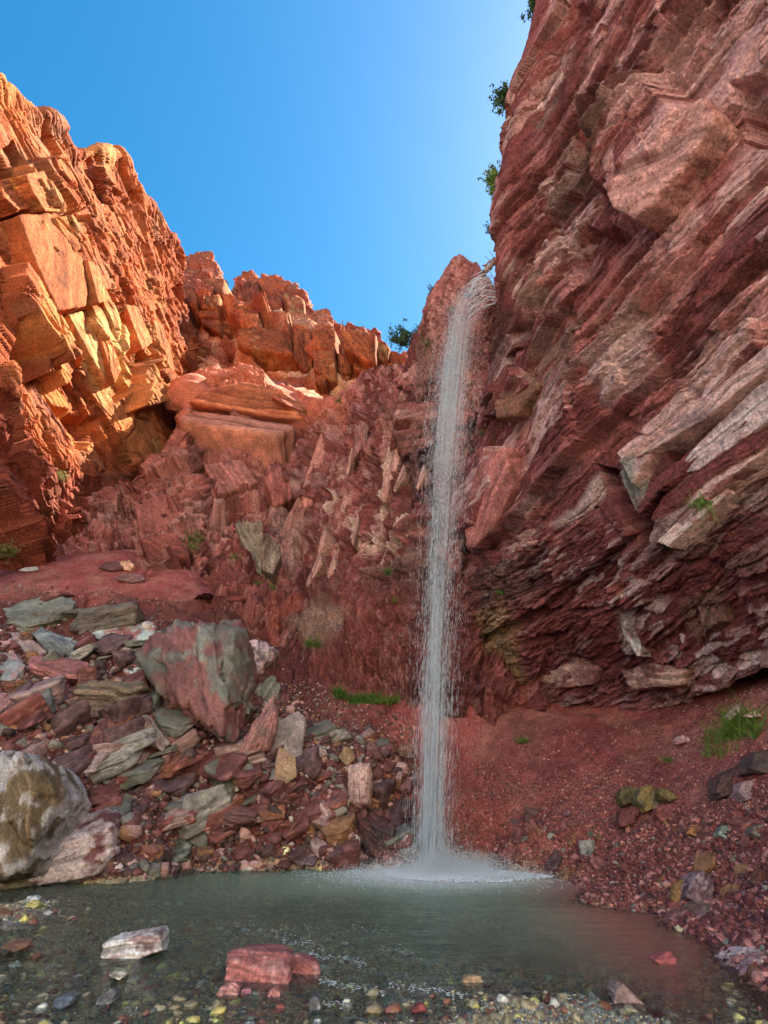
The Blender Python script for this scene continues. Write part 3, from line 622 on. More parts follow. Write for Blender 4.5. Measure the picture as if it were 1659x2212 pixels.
for i, (p, pu, th, n_, c1, c2, ch) in enumerate((
    ([(404, 868), (440, 838), (520, 822), (600, 836), (655, 868), (668, 890), (650, 908), (600, 902), (500, 884)], 2.2, 8, [0, -.98, -.15], lin(190, 104, 58), lin(160, 76, 48), .5), ([(383, 905), (402, 882), (640, 917), (600, 938), (470, 920)], 1.6, 8, [0, -.8, .6], lin(186, 118, 92), lin(160, 92, 72), .25), ([(374, 930), (383, 910), (600, 945), (575, 962), (450, 938)], 1.2, 8, [0, -.8, .6], lin(176, 106, 84), lin(196, 136, 106), .25),
    ([(508, 1132), (515, 1121), (562, 1178), (566, 1247), (540, 1217)], .7, 1.2, [.15, -.95, .2], lin(136, 120, 102), None, .12), ([(570, 1180), (608, 1195), (590, 1240), (565, 1230)], .4, 1.2, [.1, -.95, .2], lin(132, 112, 96), None, .2), ([(572, 1032), (600, 1002), (650, 1030), (645, 1072), (592, 1090)], 1.0, 4, [.2, -.9, .3], lin(170, 92, 78), lin(146, 70, 60), .6),
    ([(704, 898), (736, 880), (736, 960), (702, 1090), (658, 1100), (652, 1060), (682, 1000)], .8, 3, [.1, -.95, .2], lin(172, 108, 92), lin(150, 80, 68), .6), ([(770, 866), (800, 900), (792, 955), (764, 990)], .8, 3, NM, lin(156, 92, 84), lin(170, 130, 120), .5), ([(640, 1075), (690, 1060), (640, 1180), (590, 1240), (600, 1160)], .5, 2, [.1, -.95, .2], lin(166, 112, 100), lin(140, 76, 68), .6),
    ([(420, 1262), (480, 1222), (545, 1240), (532, 1292), (470, 1300)], 1.0, 3, NM, lin(120, 56, 48), lin(100, 46, 42), .8), ([(290, 1090), (350, 1060), (400, 1090), (380, 1150), (300, 1150)], 1.0, 4, NM, lin(158, 86, 74), lin(140, 72, 62), .8), ([(300, 1160), (380, 1150), (410, 1200), (320, 1215)], 1.0, 4, NM, lin(150, 76, 66), lin(130, 62, 54), .8), ([(440, 1000), (520, 990), (560, 1040), (470, 1070)], .9, 4, NM, lin(168, 100, 86), lin(144, 74, 64), .8),
    ([(860, 870), (940, 860), (950, 900), (850, 905)], .7, 3, NM, lin(150, 80, 72), lin(170, 120, 110), .6), ([(850, 930), (930, 922), (940, 960), (870, 985)], .9, 3, [0, -1, -.2], lin(128, 72, 66), lin(96, 56, 52), .6), ([(440, 940), (520, 925), (590, 950), (560, 985), (450, 990)], .8, 5, [.1, -.8, .6], lin(196, 124, 84), lin(176, 96, 70), .4))):
    if i == 15: continue
    plate(cliff_middle, p, n_, pu*{0: .8, 1: .35, 2: .35, 3: .8, 4: .8}.get(i, .25), th, c1, c2, .4, ch, level=5, name='slab')
for i, (x0, y0, x1, y1, ww) in enumerate(((745, 1060, 728, 1130, 6), (772, 1100, 760, 1180, 6), (822, 1050, 808, 1120, 7), (850, 935, 822, 1085, 20), (797, 1140, 772, 1205, 10), (700, 1130, 686, 1205, 6), (882, 1100, 848, 1205, 22), (872, 1000, 850, 1065, 9), (905, 1090, 880, 1200, 14), (760, 960, 748, 1030, 7), (640, 1280, 600, 1350, 12), (720, 1200, 700, 1260, 7), (836, 1180, 815, 1240, 8), (790, 1000, 775, 1060, 7), (690, 1190, 660, 1270, 8), (915, 1000, 900, 1060, 8))):
    if i in (2, 6, 8, 10, 13): continue
    plate(cliff_middle, [(x0, y0), (x0+ww*.7, y0+(y1-y0)*.35), (x1+ww*.35, y1), (x1-ww*.2, y1-8), (x0-ww*.3, y0+(y1-y0)*.5)], [-.5+.15*math.sin(i), -.85, .1], .1, .9, lin(176, 128, 116), lin(170, 110, 98), .3, .3, level=4, name='blade')
NR = [-.90, -.42, -.08]
for i, (p, pu, th, c1, c2, ch) in enumerate((
    ([(1369, 989), (1500, 880), (1665, 738), (1690, 765), (1520, 905), (1395, 978)], .9, 2, lin(196, 150, 142), lin(150, 118, 116), .25), ([(1448, 1028), (1510, 955), (1629, 838), (1700, 790), (1700, 880), (1503, 1018)], .9, 2, lin(204, 172, 166), lin(170, 110, 106), .25), ([(1336, 1020), (1366, 988), (1398, 1040), (1384, 1106), (1372, 1104)], .4, 3, lin(134, 126, 112), lin(150, 116, 100), .25),
    ([(1418, 1170), (1500, 1090), (1560, 1040), (1575, 1062), (1505, 1120), (1440, 1180)], .5, 1.5, lin(200, 168, 158), lin(160, 96, 90), .3), ([(1302, 342), (1351, 283), (1417, 256), (1521, 208), (1544, 238), (1525, 290), (1414, 435), (1365, 472), (1324, 446), (1298, 394)], .9, 4, lin(176, 120, 110), lin(140, 76, 70), .5), ([(1250, 480), (1300, 440), (1310, 470), (1262, 512)], .9, 3, lin(196, 150, 132), lin(150, 86, 76), .4),
    ([(1100, 530), (1170, 480), (1165, 520), (1110, 570)], .5, 2, lin(160, 96, 88), None, .5), ([(1062, 850), (1120, 792), (1165, 830), (1112, 898), (1070, 905)], .5, 2, lin(140, 96, 74), lin(150, 90, 78), .25), ([(1030, 1000), (1088, 965), (1108, 1050), (1060, 1150), (1008, 1190), (1000, 1110)], .8, 2.5, lin(176, 104, 98), lin(160, 86, 80), .4), ([(1110, 960), (1165, 880), (1170, 920), (1120, 1000)], .5, 2, lin(150, 104, 84), lin(176, 140, 130), .4),
    ([(1500, 1300), (1545, 1255), (1570, 1280), (1560, 1340), (1520, 1360)], .6, 2, lin(120, 86, 68), lin(150, 90, 84), .4), ([(1600, 1230), (1690, 1190), (1690, 1300), (1600, 1300)], .6, 2, lin(180, 130, 124), lin(150, 90, 84), .4), ([(1480, 1330), (1520, 1350), (1530, 1430), (1490, 1400)], .5, 2, lin(126, 90, 70), None, .4), ([(1240, 1320), (1262, 1310), (1266, 1370), (1246, 1380)], .5, 1, lin(190, 180, 168), None, .3), ([(1330, 1316), (1352, 1320), (1390, 1400), (1376, 1420), (1350, 1380)], .5, 1, lin(200, 188, 178), lin(150, 100, 96), .3),
    ([(1150, 1330), (1180, 1300), (1200, 1340), (1170, 1380)], .5, 1, lin(190, 130, 116), lin(150, 84, 78), .4), ([(1200, 1120), (1290, 1045), (1318, 1080), (1240, 1130)], .5, 1.4, lin(200, 172, 158), lin(164, 100, 92), .5), ([(1340, 1450), (1400, 1430), (1480, 1445), (1470, 1480), (1360, 1490)], .8, 2, lin(178, 138, 124), lin(120, 74, 66), .5), ([(1130, 1440), (1220, 1400), (1290, 1440), (1280, 1480), (1180, 1490)], .8, 2, lin(150, 96, 88), lin(184, 146, 138), .6),
    ([(1440, 120), (1500, 20), (1530, 30), (1480, 150)], .6, 2, lin(196, 150, 142), lin(160, 110, 104), .4), ([(1590, 210), (1659, 120), (1690, 150), (1640, 290), (1600, 300)], .8, 3, lin(150, 112, 96), lin(176, 126, 114), .4), ([(1510, 420), (1600, 330), (1640, 350), (1560, 450)], .7, 2, lin(170, 100, 92), lin(196, 150, 138), .5), ([(1500, 690), (1600, 600), (1640, 610), (1540, 710)], .6, 2, lin(206, 172, 166), lin(160, 96, 92), .4), ([(1280, 660), (1340, 590), (1380, 600), (1310, 680)], .5, 2, lin(190, 150, 140), lin(150, 96, 88), .5))):
    if i in (5, 6, 9, 11, 12, 13, 15, 16, 19, 20, 21, 22, 23): continue
    plate(cliff_right, p, [NR[0], NR[1]+.1*math.sin(i*1.3), NR[2]+.10*math.cos(i*1.9)], pu*(.18 if i < 3 else .10), th, c1, c2, .38, ch, level=6 if i < 5 else 5, name='slab')
# ================================================================== GROUND
gp = []
def g(px, py, Y): p = at(px, py, Y); gp.append((p[0], p[1], p[2]))
def g0(px, py, z):                        # a point at height z seen at a pixel
    d = ray(px, py); t = (z-1.6)/d[2]; p = CAM+d*t; gp.append((p[0], p[1], z))
for q in ((1000, 1545, 20.5), (1150, 1563, 20.3), (1300, 1550, 19.3), (1400, 1538, 18.2), (1500, 1518, 17.2), (1659, 1455, 15.5), (1000, 1700, 17.3), (1200, 1700, 16.8), (1350, 1640, 16.4), (1400, 1700, 14.8), (1500, 1600, 14.8), (1659, 1500, 13.2), (1659, 1640, 11.6),
          (1100, 1850, 15.0), (1230, 1860, 14.2), (1400, 1850, 12.4), (1550, 1850, 10.8), (1659, 1850, 9.6), (1500, 1950, 10.3), (1659, 1990, 7.9), (1600, 1750, 11.3),
          (0, 1285, 22.3), (150, 1285, 22.6), (300, 1290, 22.6), (0, 1375, 19.6), (250, 1390, 19.8), (0, 1450, 18.0), (0, 1560, 16.0), (0, 1680, 14.3), (0, 1780, 13.3), (150, 1500, 17.4), (150, 1650, 15.3), (200, 1800, 14.3), (300, 1450, 18.6), (400, 1400, 20), (300, 1600, 16.4), (300, 1750, 15.1),
          (0, 1212, 27), (150, 1205, 27), (270, 1190, 27), (330, 1240, 25.2), (410, 1235, 25), (0, 1245, 24.4), (250, 1255, 24.2),
          (430, 1285, 23.2), (480, 1340, 22.6), (540, 1395, 21.9), (640, 1450, 21.6), (720, 1500, 21.3), (800, 1525, 21.1), (900, 1535, 20.9), (450, 1500, 19), (580, 1500, 19.6), (500, 1650, 16.6), (600, 1750, 15.8), (700, 1650, 17.2), (780, 1590, 19), (850, 1620, 18.6), (850, 1720, 16.9), (500, 1800, 15.6), (750, 1800, 15.7), (900, 1800, 15.9), (900, 1690, 17.4)):
    g(*q)
for q in ((-60, 1925, .0), (60, 1915, 0), (120, 1905, 0), (250, 1882, 0), (400, 1880, 0), (520, 1876, 0), (640, 1876, 0), (760, 1876, 0), (900, 1866, 0), (1060, 1868, 0), (1240, 1905, 0), (1300, 1960, 0), (1450, 1995, 0), (1560, 2045, 0), (1610, 2110, 0), (1670, 2200, 0),
          (300, 1950, -.16), (600, 1930, -.36), (930, 1905, -.6), (1100, 1950, -.55), (1300, 2020, -.3), (1450, 2065, -.16), (700, 2000, -.28), (300, 2050, -.12), (600, 2100, -.12), (900, 2090, -.17), (1200, 2110, -.12), (1500, 2150, -.07),
          (0, 2212, -.03), (300, 2212, -.03), (600, 2212, -.03), (800, 2212, -.03), (1100, 2205, .02), (1350, 2200, .02), (1560, 2212, -.04), (20, 1965, .02), (60, 2000, -.02), (100, 1945, -.02), (150, 2100, -.06)):
    g0(*q)
gp += [(0, 4.5, 0), (-4, 4, .02), (-8, 8, .1), (-9, 11, .9), (-12, 9, 1.5), (3, 4, .02), (5, 5, .12), (7, 7.5, 2.2), (0, 1, .12), (-6, 0, .2), (6, 0, 1.6), (0, -12, -.6), (-14, -10, .5), (12, -10, 1), (0, -40, -3), (-30, -40, -2), (30, -40, -2),
       (-22, 20, 9), (-22, 27, 12.5), (-15, 30, 13.5), (10, 17.5, 5), (14, 12, 6), (2, 25, 5), (-8, 28, 10), (-3, 26, 6.5), (9, 22, 5.5), (20, 0, 8), (-18, 14, 5), (-16, 4, 2.5)]
gp = np.array(gp)
_x, _i = np.unique(np.round(gp[:, :2], 2), axis=0, return_index=True); gp = gp[_i]
def phi(r): return np.sqrt(r*r+.3)
_A = phi(np.hypot(gp[:, None, 0]-gp[None, :, 0], gp[:, None, 1]-gp[None, :, 1])) - np.eye(len(gp))*.02
_w = np.linalg.solve(_A, gp[:, 2])
def ground_base(x, y):
    z = np.zeros(np.shape(x))
    for (a, b, _), w_ in zip(gp, _w): z = z + w_*phi(np.hypot(x-a, y-b))
    return z
ys = np.concatenate([-np.geomspace(60, .5, 26), np.linspace(0, 3.5, 18), 3.6*np.exp(np.linspace(0, math.log(32/3.6), 820))])
ts = np.concatenate([np.linspace(-2.4, -.8, 22, endpoint=False), np.linspace(-.8, .8, 760), np.linspace(.8, 2.4, 22)[1:]])
Yg, Tg = np.meshgrid(ys, ts, indexing='ij'); Xg = Tg*np.maximum(Yg, 3.0+.0*Yg) if False else Tg*np.where(Yg > 4, Yg, 4+(4-Yg)*.9)
Zb = ground_base(Xg, Yg)
Pg = np.stack([Xg, Yg, Zb], -1); PXg, PYg = proj(Pg)
damp = sstep(Yg, 3, 6)
wet = sstep(Zb, .25, .02)
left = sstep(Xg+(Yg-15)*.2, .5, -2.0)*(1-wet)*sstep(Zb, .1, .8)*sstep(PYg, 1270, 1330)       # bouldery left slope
nearr = sstep(Zb, 2.4, .6)*(1-wet)
fa, ca = facet3(Pg, (.9, .9, .5), 501, 1.2); fb, cb = facet3(Pg, (.3, .3, .3), 505, 1.2); fc, cc = facet3(Pg, (.11, .11, .11), 509, 1.2)
Z = Zb + .30*fbm(Pg, 2.5, 520)*(1-wet) + (.28*left)*fa + (.10*left+.05*nearr)*fb + (.02+.02*nearr)*(1-wet)*fc + .03*wet*fbm(Pg, .4, 525)+ .012*wet*fc
# the shallow bedrock lip and runnels in the red soil
soil = (1-left)*(1-wet)
Z += .07*soil*ridge(Pg*np.array([1, .4, 1]), 1.3, 530, 4) + .10*soil*fbm(Pg, .9, 533, 3)*sstep(Xg, -1, 2)
colg = mixc(np.broadcast_to(lin(132, 58, 54), Pg.shape), lin(158, 80, 72), sstep(fbm(Pg, .5, 540, 4), -.3, .4)*.5)
colg = mixc(colg, lin(146, 92, 76), sstep(fbm(Pg*np.array([1, .35, 1]), .9, 546, 4), .05, .3)*.6)
colg = mixc(colg, lin(92, 40, 38), sstep(fbm(Pg, 1.6, 548, 4), .05, .3)*.5)
colg = mixc(colg, lin(170, 100, 86), sstep(cc, .8, .9)*.4)
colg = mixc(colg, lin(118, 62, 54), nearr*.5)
colg = mixc(colg, lin(70, 36, 33), left*.8)  # soil darkened among the boulders, painting in the shade of the gaps
bed = mixc(np.broadcast_to(lin(142, 128, 94), Pg.shape), lin(172, 156, 112), sstep(cc, .4, .9)*.7)
redbed = sstep(Xg-(Yg-9)*.15, 1.6, 3.0)
bed = mixc(bed, lin(112, 66, 50), redbed*.85)
colg = mixc(colg, bed, wet)
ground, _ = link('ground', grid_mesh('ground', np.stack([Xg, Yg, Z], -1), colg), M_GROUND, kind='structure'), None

# unseen pale slope added behind the viewer to bounce sunlight into the canyon
hx = np.linspace(-120, 120, 160); hy = np.linspace(-9, -120, 100); HX, HY = np.meshgrid(hx, hy); PH = np.stack([HX, HY, 0*HX], -1)
PH[..., 2] = -3 + 62*sstep(-HY-.002*HX**2, 8, 58) + 5*fbm(PH, 22, 700) + 2.2*ridge(PH, 9, 710)
colh = mixc(np.broadcast_to(lin(222, 204, 190), PH.shape), lin(212, 178, 158), sstep(fbm(PH, 9, 720), -.2, .3))
bounce_slope = link('bounce_slope', grid_mesh('bounce_slope', PH, colh), M_FAR, kind='structure')

# ray casting on everything built so far, so that stones and plants stand on real surfaces
BVH['ground'] = bvh_of(ground)
def ground_at(x, y):
    r = BVH['ground'].ray_cast(Vector((x, y, 40)), Vector((0, 0, -1)), 100); return (r[0], r[1]) if r[0] is not None else (Vector((x, y, 0)), Vector((0, 0, 1)))

# ================================================================== WATER
def water_mat():
    m = bpy.data.materials.new('pool_water'); m.use_nodes = True; t = m.node_tree; N = t.nodes; L = t.links; N.clear()
    o = N.new('ShaderNodeOutputMaterial'); tc = N.new('ShaderNodeTexCoord')
    mp = N.new('ShaderNodeMapping'); mp.inputs['Scale'].default_value = (1.0, 2.6, 1)
    L.new(tc.outputs['Object'], mp.inputs[0])
    n1 = N.new('ShaderNodeTexNoise'); n1.inputs['Scale'].default_value = 4.2; n1.inputs['Detail'].default_value = 4; n1.inputs['Roughness'].default_value = .6
    L.new(mp.outputs[0], n1.inputs['Vector'])
    bp = N.new('ShaderNodeBump'); bp.inputs['Strength'].default_value = .9; bp.inputs['Distance'].default_value = .08; L.new(n1.outputs[0], bp.inputs['Height'])
    gl = N.new('ShaderNodeBsdfGlossy'); gl.inputs['Roughness'].default_value = .08; L.new(bp.outputs[0], gl.inputs['Normal'])
    fr = N.new('ShaderNodeFresnel'); fr.inputs['IOR'].default_value = 1.26; L.new(bp.outputs[0], fr.inputs['Normal'])
    tr = N.new('ShaderNodeBsdfTransparent'); tr.inputs[0].default_value = (.86, .9, .84, 1)
    df = N.new('ShaderNodeBsdfDiffuse'); L.new(bp.outputs[0], df.inputs['Normal'])
    at_ = N.new('ShaderNodeAttribute'); at_.attribute_name = 'rock_colour'; L.new(at_.outputs['Color'], df.inputs[0])
    at2 = N.new('ShaderNodeAttribute'); at2.attribute_name = 'silt'
    mx = N.new('ShaderNodeMixShader'); L.new(at2.outputs['Fac'], mx.inputs[0]); L.new(tr.outputs[0], mx.inputs[1]); L.new(df.outputs[0], mx.inputs[2])
    m2 = N.new('ShaderNodeMixShader'); L.new(fr.outputs[0], m2.inputs[0]); L.new(mx.outputs[0], m2.inputs[1]); L.new(gl.outputs[0], m2.inputs[2])
    L.new(m2.outputs[0], o.inputs[0]); return m
wy = np.concatenate([np.linspace(-.5, 4, 20, endpoint=False), np.linspace(4, 17.5, 420)]); wx = np.linspace(-10, 7, 420)
WY, WX = np.meshgrid(wy, wx, indexing='ij'); PW = np.stack([WX, WY, 0*WX], -1)
FALL = np.array([1.12, 15.0])
dist = np.hypot(WX-FALL[0], WY-FALL[1])
zw = .022*fbm(PW*np.array([1, 2.4, 1]), .55, 601, 3)*(1-.6*sstep(dist, 3, 9)) + .02*np.sin(dist*7)*np.exp(-dist*.45)
wr = sstep(WX-(WY-9)*.15, 1.4, 3.2)
depth = np.clip(-ground_base(WX, WY), 0, 1)
silt = 1-np.exp(-depth*1.7); silt = np.clip(silt*(.6+.4*np.exp(-dist/7)) + .6*np.exp(-(dist/2.2)**2)+ .5*wr*sstep(depth, .0, .12), 0, .95)
colw = mixc(np.broadcast_to(lin(134, 164, 132), PW.shape), lin(156, 100, 80), wr)
colw = mixc(colw, lin(225, 236, 244), np.exp(-(dist/2.0)**2))
PW[..., 2] = zw
mew = grid_mesh('water', PW, colw); a_ = mew.attributes.new('silt', 'FLOAT', 'POINT'); a_.data.foreach_set('value', silt.reshape(-1).astype(np.float32))
mew.polygons.foreach_set('use_smooth', np.ones(len(mew.polygons), bool))
water = link('water', mew, water_mat(), kind='structure')
# ================================================================== PLACED STONES
import re
SPLIT = re.compile(r' (?:at|in|lying|left|right|below|above|with|of the|behind|beside|on|standing|leaning|slanting|near|cut|resting|joined|over|under|perched|tilted over|among|of) ')
HEROES = []
def hero(name, label, cat, outline, base, sec=None, k=.4, lean=.5, T=.7, ridge=(), rd=.35, dY=0.0, Y=None, level=5, chip=1.0, mat=None, seed=1, joints=None):
    o = np.array(outline, float); bx, by = o[:, 0].mean(), o[:, 1].max()
    if Y is None:
        h_ = hit(min(max(bx, -30), 1690), by, ('ground', 'cliff_middle', 'cliff_right', 'cliff_left')) ; Y = h_[0][1]
    Y += dY-.25*(Y > 13)
    wpx = max(np.ptp(o[:, 0]), np.ptp(o[:, 1])); hp = np.ptp(o[:, 1]); size = wpx/FPX*Y*1.08; sh = hp/FPX*Y*1.08
    pts = [at(x, y, Y + lean*sh*(by-y)/max(hp, 1)) for x, y in o]
    pts += [at(x, y, Y + lean*sh*(by-y)/max(hp, 1) - rd*size) for x, y in ridge]
    cx, cy = o.mean(0)
    th = T*min(size, sh*1.6)
    for (x, y), q in zip(o, list(pts)):
        d = at(cx, cy, q[1]); pts.append(q*.8 + d*.2 + np.array([0, th, -.25*th if y > cy else -.05*th]))
    pts = np.array(pts); c = pts.mean(0); Q = pts-c
    N, H = hull_planes(Q)
    u_, s_, vt = np.linalg.svd(Q, full_matrices=False); fr = vt.T
    if fr[:, 2]@np.array([0, -.3, 1]) < 0: fr[:, 2] *= -1
    ext = np.array([np.abs(Q@fr[:, i]).max() for i in range(3)])
    P, F, col = stone_shape(level, N, H, ext, fr, seed, chip, (base, base if sec is None else sec, k if sec is not None else 0), 90, joints)
    me = tri_mesh(name, P, F, col)
    ob = link(name, me, mat or M_STONE, label=label, cat=cat); ob.location = c
    sh_ = SPLIT.split(label)[0]; HEROES.append((sh_, o[:, 0].mean(), o[:, 1].mean()))
    return ob
GG, GB, PK, RD, DR, OC, WH, BK, CY = lin(108, 114, 102), lin(98, 106, 112), lin(178, 128, 122), lin(150, 76, 66), lin(92, 48, 44), lin(150, 104, 58), lin(196, 190, 182), lin(74, 60, 56), lin(158, 182, 174)
sd = [100]
def H_(name, label, outline, base, sec=None, **kw):
    sd[0] += 13; return hero(name, label, kw.pop('cat', 'rock'), outline, base, sec, seed=sd[0], **kw)
H_('slab', 'large flat grey-green slab at the top left of the boulder slope', [(4, 1315), (120, 1281), (161, 1302), (150, 1333), (56, 1362), (17, 1345)], GG, lin(108, 100, 84), k=.35, lean=1.5, T=.45, ridge=[(56, 1352), (150, 1325)], rd=.12, level=6)
H_('slab', 'dark thick slab with a pale top edge right of the large grey-green slab', [(153, 1352), (172, 1318), (288, 1299), (298, 1322), (292, 1345), (172, 1374)], lin(96, 90, 78), lin(78, 64, 58), k=.4, lean=.5, T=.7, ridge=[(165, 1335), (292, 1306)], rd=.16)
H_('stone', 'dark red lump lying behind the dark thick slab', [(228, 1300), (240, 1286), (262, 1283), (285, 1290), (300, 1302), (298, 1318)], DR, RD, k=.4)
H_('slab', 'pale turquoise and red patched slab left of the huge tilted boulder', [(198, 1371), (241, 1341), (340, 1352), (318, 1393), (258, 1408), (228, 1390)], lin(160, 92, 84), CY, k=.55, lean=1.6, T=.4, level=6)
H_('boulder', 'huge tilted boulder of grey-green and red rock in the middle of the slope', [(292, 1412), (345, 1372), (387, 1337), (460, 1342), (512, 1348), (531, 1380), (533, 1453), (512, 1560), (507, 1590), (473, 1601), (400, 1550), (350, 1500)], lin(118, 70, 64), lin(104, 110, 98), k=.5, joints=((.86, -.1, .42), .62, .16), lean=.5, T=.6, ridge=[(505, 1368), (478, 1592)], rd=.26, level=6, chip=.9, dY=-.3)
H_('slab', 'dark grey-green slab leaning on the upper left side of the huge tilted boulder', [(296, 1408), (340, 1368), (385, 1336), (418, 1342), (400, 1380), (352, 1440), (318, 1452)], lin(96, 102, 90), lin(64, 62, 56), k=.4, lean=.9, T=.35, dY=-.9, chip=.7, level=6)
H_('boulder', 'pale-topped block perched just right of the huge tilted boulder', [(529, 1392), (545, 1381), (568, 1382), (602, 1406), (575, 1432), (559, 1449), (533, 1462)], lin(178, 150, 146), BK, k=.45, lean=.6, T=.8, ridge=[(590, 1404), (545, 1410)], rd=.2)
H_('slab', 'red slab with flaking white edge below the turquoise patched slab', [(264, 1419), (280, 1413), (335, 1436), (366, 1470), (340, 1477), (305, 1472), (267, 1453)], lin(150, 84, 82), lin(190, 205, 200), k=.5, lean=1.1, T=.5)
H_('boulder', 'angular blue-grey block below the large grey-green slab', [(65, 1367), (86, 1354), (110, 1368), (168, 1386), (163, 1414), (112, 1419)], GB, lin(128, 136, 132), k=.4, lean=.6, ridge=[(80, 1380), (160, 1395)], rd=.2)
H_('boulder', 'long olive-brown block with a flat straight top left of the huge boulder', [(166, 1479), (200, 1470), (310, 1472), (307, 1500), (275, 1539), (172, 1552)], lin(104, 90, 70), lin(130, 98, 84), k=.4, lean=.35, T=.7, ridge=[(172, 1488), (305, 1482)], rd=.14, level=6)
H_('slab', 'pinkish-red slab with dark underside above the olive-brown block', [(60, 1419), (99, 1414), (193, 1432), (176, 1462), (125, 1472), (65, 1449)], lin(158, 92, 88), lin(120, 70, 66), k=.4, lean=1.0, T=.5, ridge=[(70, 1436), (178, 1448)], rd=.12)
H_('slab', 'grey slab cut by the left edge of the view below two flat slabs', [(-16, 1393), (26, 1406), (54, 1440), (30, 1470), (-16, 1474)], lin(134, 140, 138), PK, k=.3, lean=1.2, T=.5)
H_('slab', 'pinkish grey slab lying left of the blue-grey block', [(26, 1365), (56, 1367), (103, 1410), (65, 1414), (30, 1397)], lin(160, 134, 130), lin(120, 100, 98), k=.4, lean=1.2, T=.4)
H_('slab', 'red-topped dark slab at the left edge under the pinkish-red slab', [(-16, 1496), (86, 1494), (95, 1518), (69, 1547), (-16, 1540)], lin(156, 104, 100), BK, k=.5, lean=.8, T=.6, ridge=[(-10, 1512), (88, 1508)], rd=.14)
H_('slab', 'flat purple-brown slab above the whitish slab at the left', [(60, 1608), (108, 1576), (189, 1563), (172, 1591), (108, 1623), (84, 1634)], lin(128, 92, 92), lin(160, 120, 118), k=.35, lean=1.6, T=.35)
H_('boulder', 'whitish streaked slab tilted over the black gap at the left', [(95, 1650), (130, 1622), (172, 1604), (228, 1586), (254, 1608), (206, 1664), (142, 1680)], lin(150, 128, 124), WH, k=.45, lean=1.1, T=.5, ridge=[(110, 1662), (230, 1625)], rd=.12)
H_('boulder', 'narrow whitish block right of the whitish streaked slab', [(200, 1672), (225, 1645), (266, 1616), (296, 1624), (284, 1652), (240, 1672)], lin(166, 158, 150), lin(112, 72, 68), k=.4, lean=.8, T=.5)
H_('boulder', 'grey-brown wedge standing left of the foot of the huge boulder', [(299, 1552), (312, 1541), (322, 1545), (366, 1604), (353, 1622), (305, 1602)], lin(130, 118, 104), lin(110, 76, 76), k=.4, lean=.5)
H_('boulder', 'dark red pointed block below the olive-brown block', [(185, 1608), (205, 1570), (224, 1548), (247, 1556), (247, 1590), (225, 1606)], lin(112, 62, 60), BK, k=.3, lean=.5)
H_('slab', 'rusty brown slab lying over a black hollow', [(297, 1666), (318, 1632), (345, 1638), (383, 1664), (365, 1680), (325, 1682)], lin(120, 66, 40), lin(104, 84, 44), k=.4, lean=1.0, T=.45)
H_('boulder', 'large light grey boulder with a brown side at the left edge of the view', [(-40, 1630), (22, 1620), (60, 1632), (95, 1646), (125, 1724), (105, 1765), (82, 1800), (43, 1892), (-40, 1905)], lin(100, 82, 52), lin(166, 162, 160), k=.6, joints=((.5, -.3, .8), .5, .07), lean=.3, T=.6, ridge=[(90, 1654)], rd=.16, level=6, chip=.7, Y=12.0)
H_('boulder', 'big pale pink-topped boulder at the left end of the pool edge', [(22, 1895), (60, 1840), (120, 1771), (228, 1744), (254, 1775), (245, 1850), (206, 1890), (86, 1912)], lin(104, 58, 54), lin(182, 164, 158), k=.52, lean=.7, T=.6, ridge=[(100, 1830), (240, 1790)], rd=.14, level=6, Y=13.0)
H_('boulder', 'pink leaning triangular slab over a black hollow right of the huge boulder', [(512, 1612), (560, 1545), (593, 1503), (600, 1560), (580, 1618), (548, 1632), (518, 1636)], lin(164, 108, 102), lin(120, 92, 84), k=.35, lean=.4, T=.6, ridge=[(590, 1530), (560, 1600)], rd=.2)
H_('slab', 'upright grey plate leaning right of the pink triangular slab', [(578, 1623), (593, 1560), (645, 1532), (661, 1552), (652, 1634), (634, 1640)], lin(146, 130, 122), lin(122, 112, 104), k=.4, lean=.5, T=.4)
H_('slab', 'fan-shaped ochre slab standing on end below the grey plate', [(589, 1685), (595, 1640), (604, 1612), (638, 1634), (641, 1678), (619, 1695)], lin(156, 122, 84), lin(150, 106, 90), k=.3, lean=.25, T=.35, chip=.4)
H_('boulder', 'layered grey-green block leaning against the right side of the huge boulder', [(540, 1520), (555, 1480), (590, 1458), (606, 1480), (600, 1510), (560, 1535)], lin(120, 120, 100), lin(150, 120, 110), k=.3, lean=.6)
H_('boulder', 'tall upright pinkish block standing left of the waterfall', [(751, 1652), (775, 1648), (799, 1648), (806, 1669), (802, 1745), (780, 1748), (752, 1733)], lin(176, 138, 128), lin(116, 66, 60), k=.35, lean=.15, T=.7, ridge=[(792, 1656), (790, 1738)], rd=.2, chip=.6)
H_('boulder', 'big dark reddish rounded boulder beside the foot of the waterfall', [(762, 1775), (775, 1760), (800, 1753), (840, 1766), (863, 1811), (843, 1850), (797, 1853), (770, 1820)], lin(88, 50, 44), lin(58, 46, 44), k=.45, lean=.5, ridge=[(800, 1790), (850, 1800)], rd=.3)
H_('slab', 'rust-coloured slab slanting down to the right above the pool edge', [(612, 1741), (641, 1740), (660, 1762), (684, 1798), (677, 1810), (632, 1776)], lin(138, 86, 36), lin(122, 74, 56), k=.3, lean=.6, T=.35)
H_('slab', 'rust-brown slab left of the slanting rust-coloured slab', [(560, 1756), (580, 1742), (615, 1738), (616, 1768), (570, 1772)], lin(132, 76, 36), lin(104, 60, 46), k=.4, lean=.6, T=.5)
H_('stone', 'bright yellow stone at the back edge of the pool', [(597, 1849), (608, 1828), (622, 1829), (626, 1834), (614, 1852)], lin(206, 196, 124), lin(180, 166, 104), k=.2, lean=.4, level=4, Y=15.7)
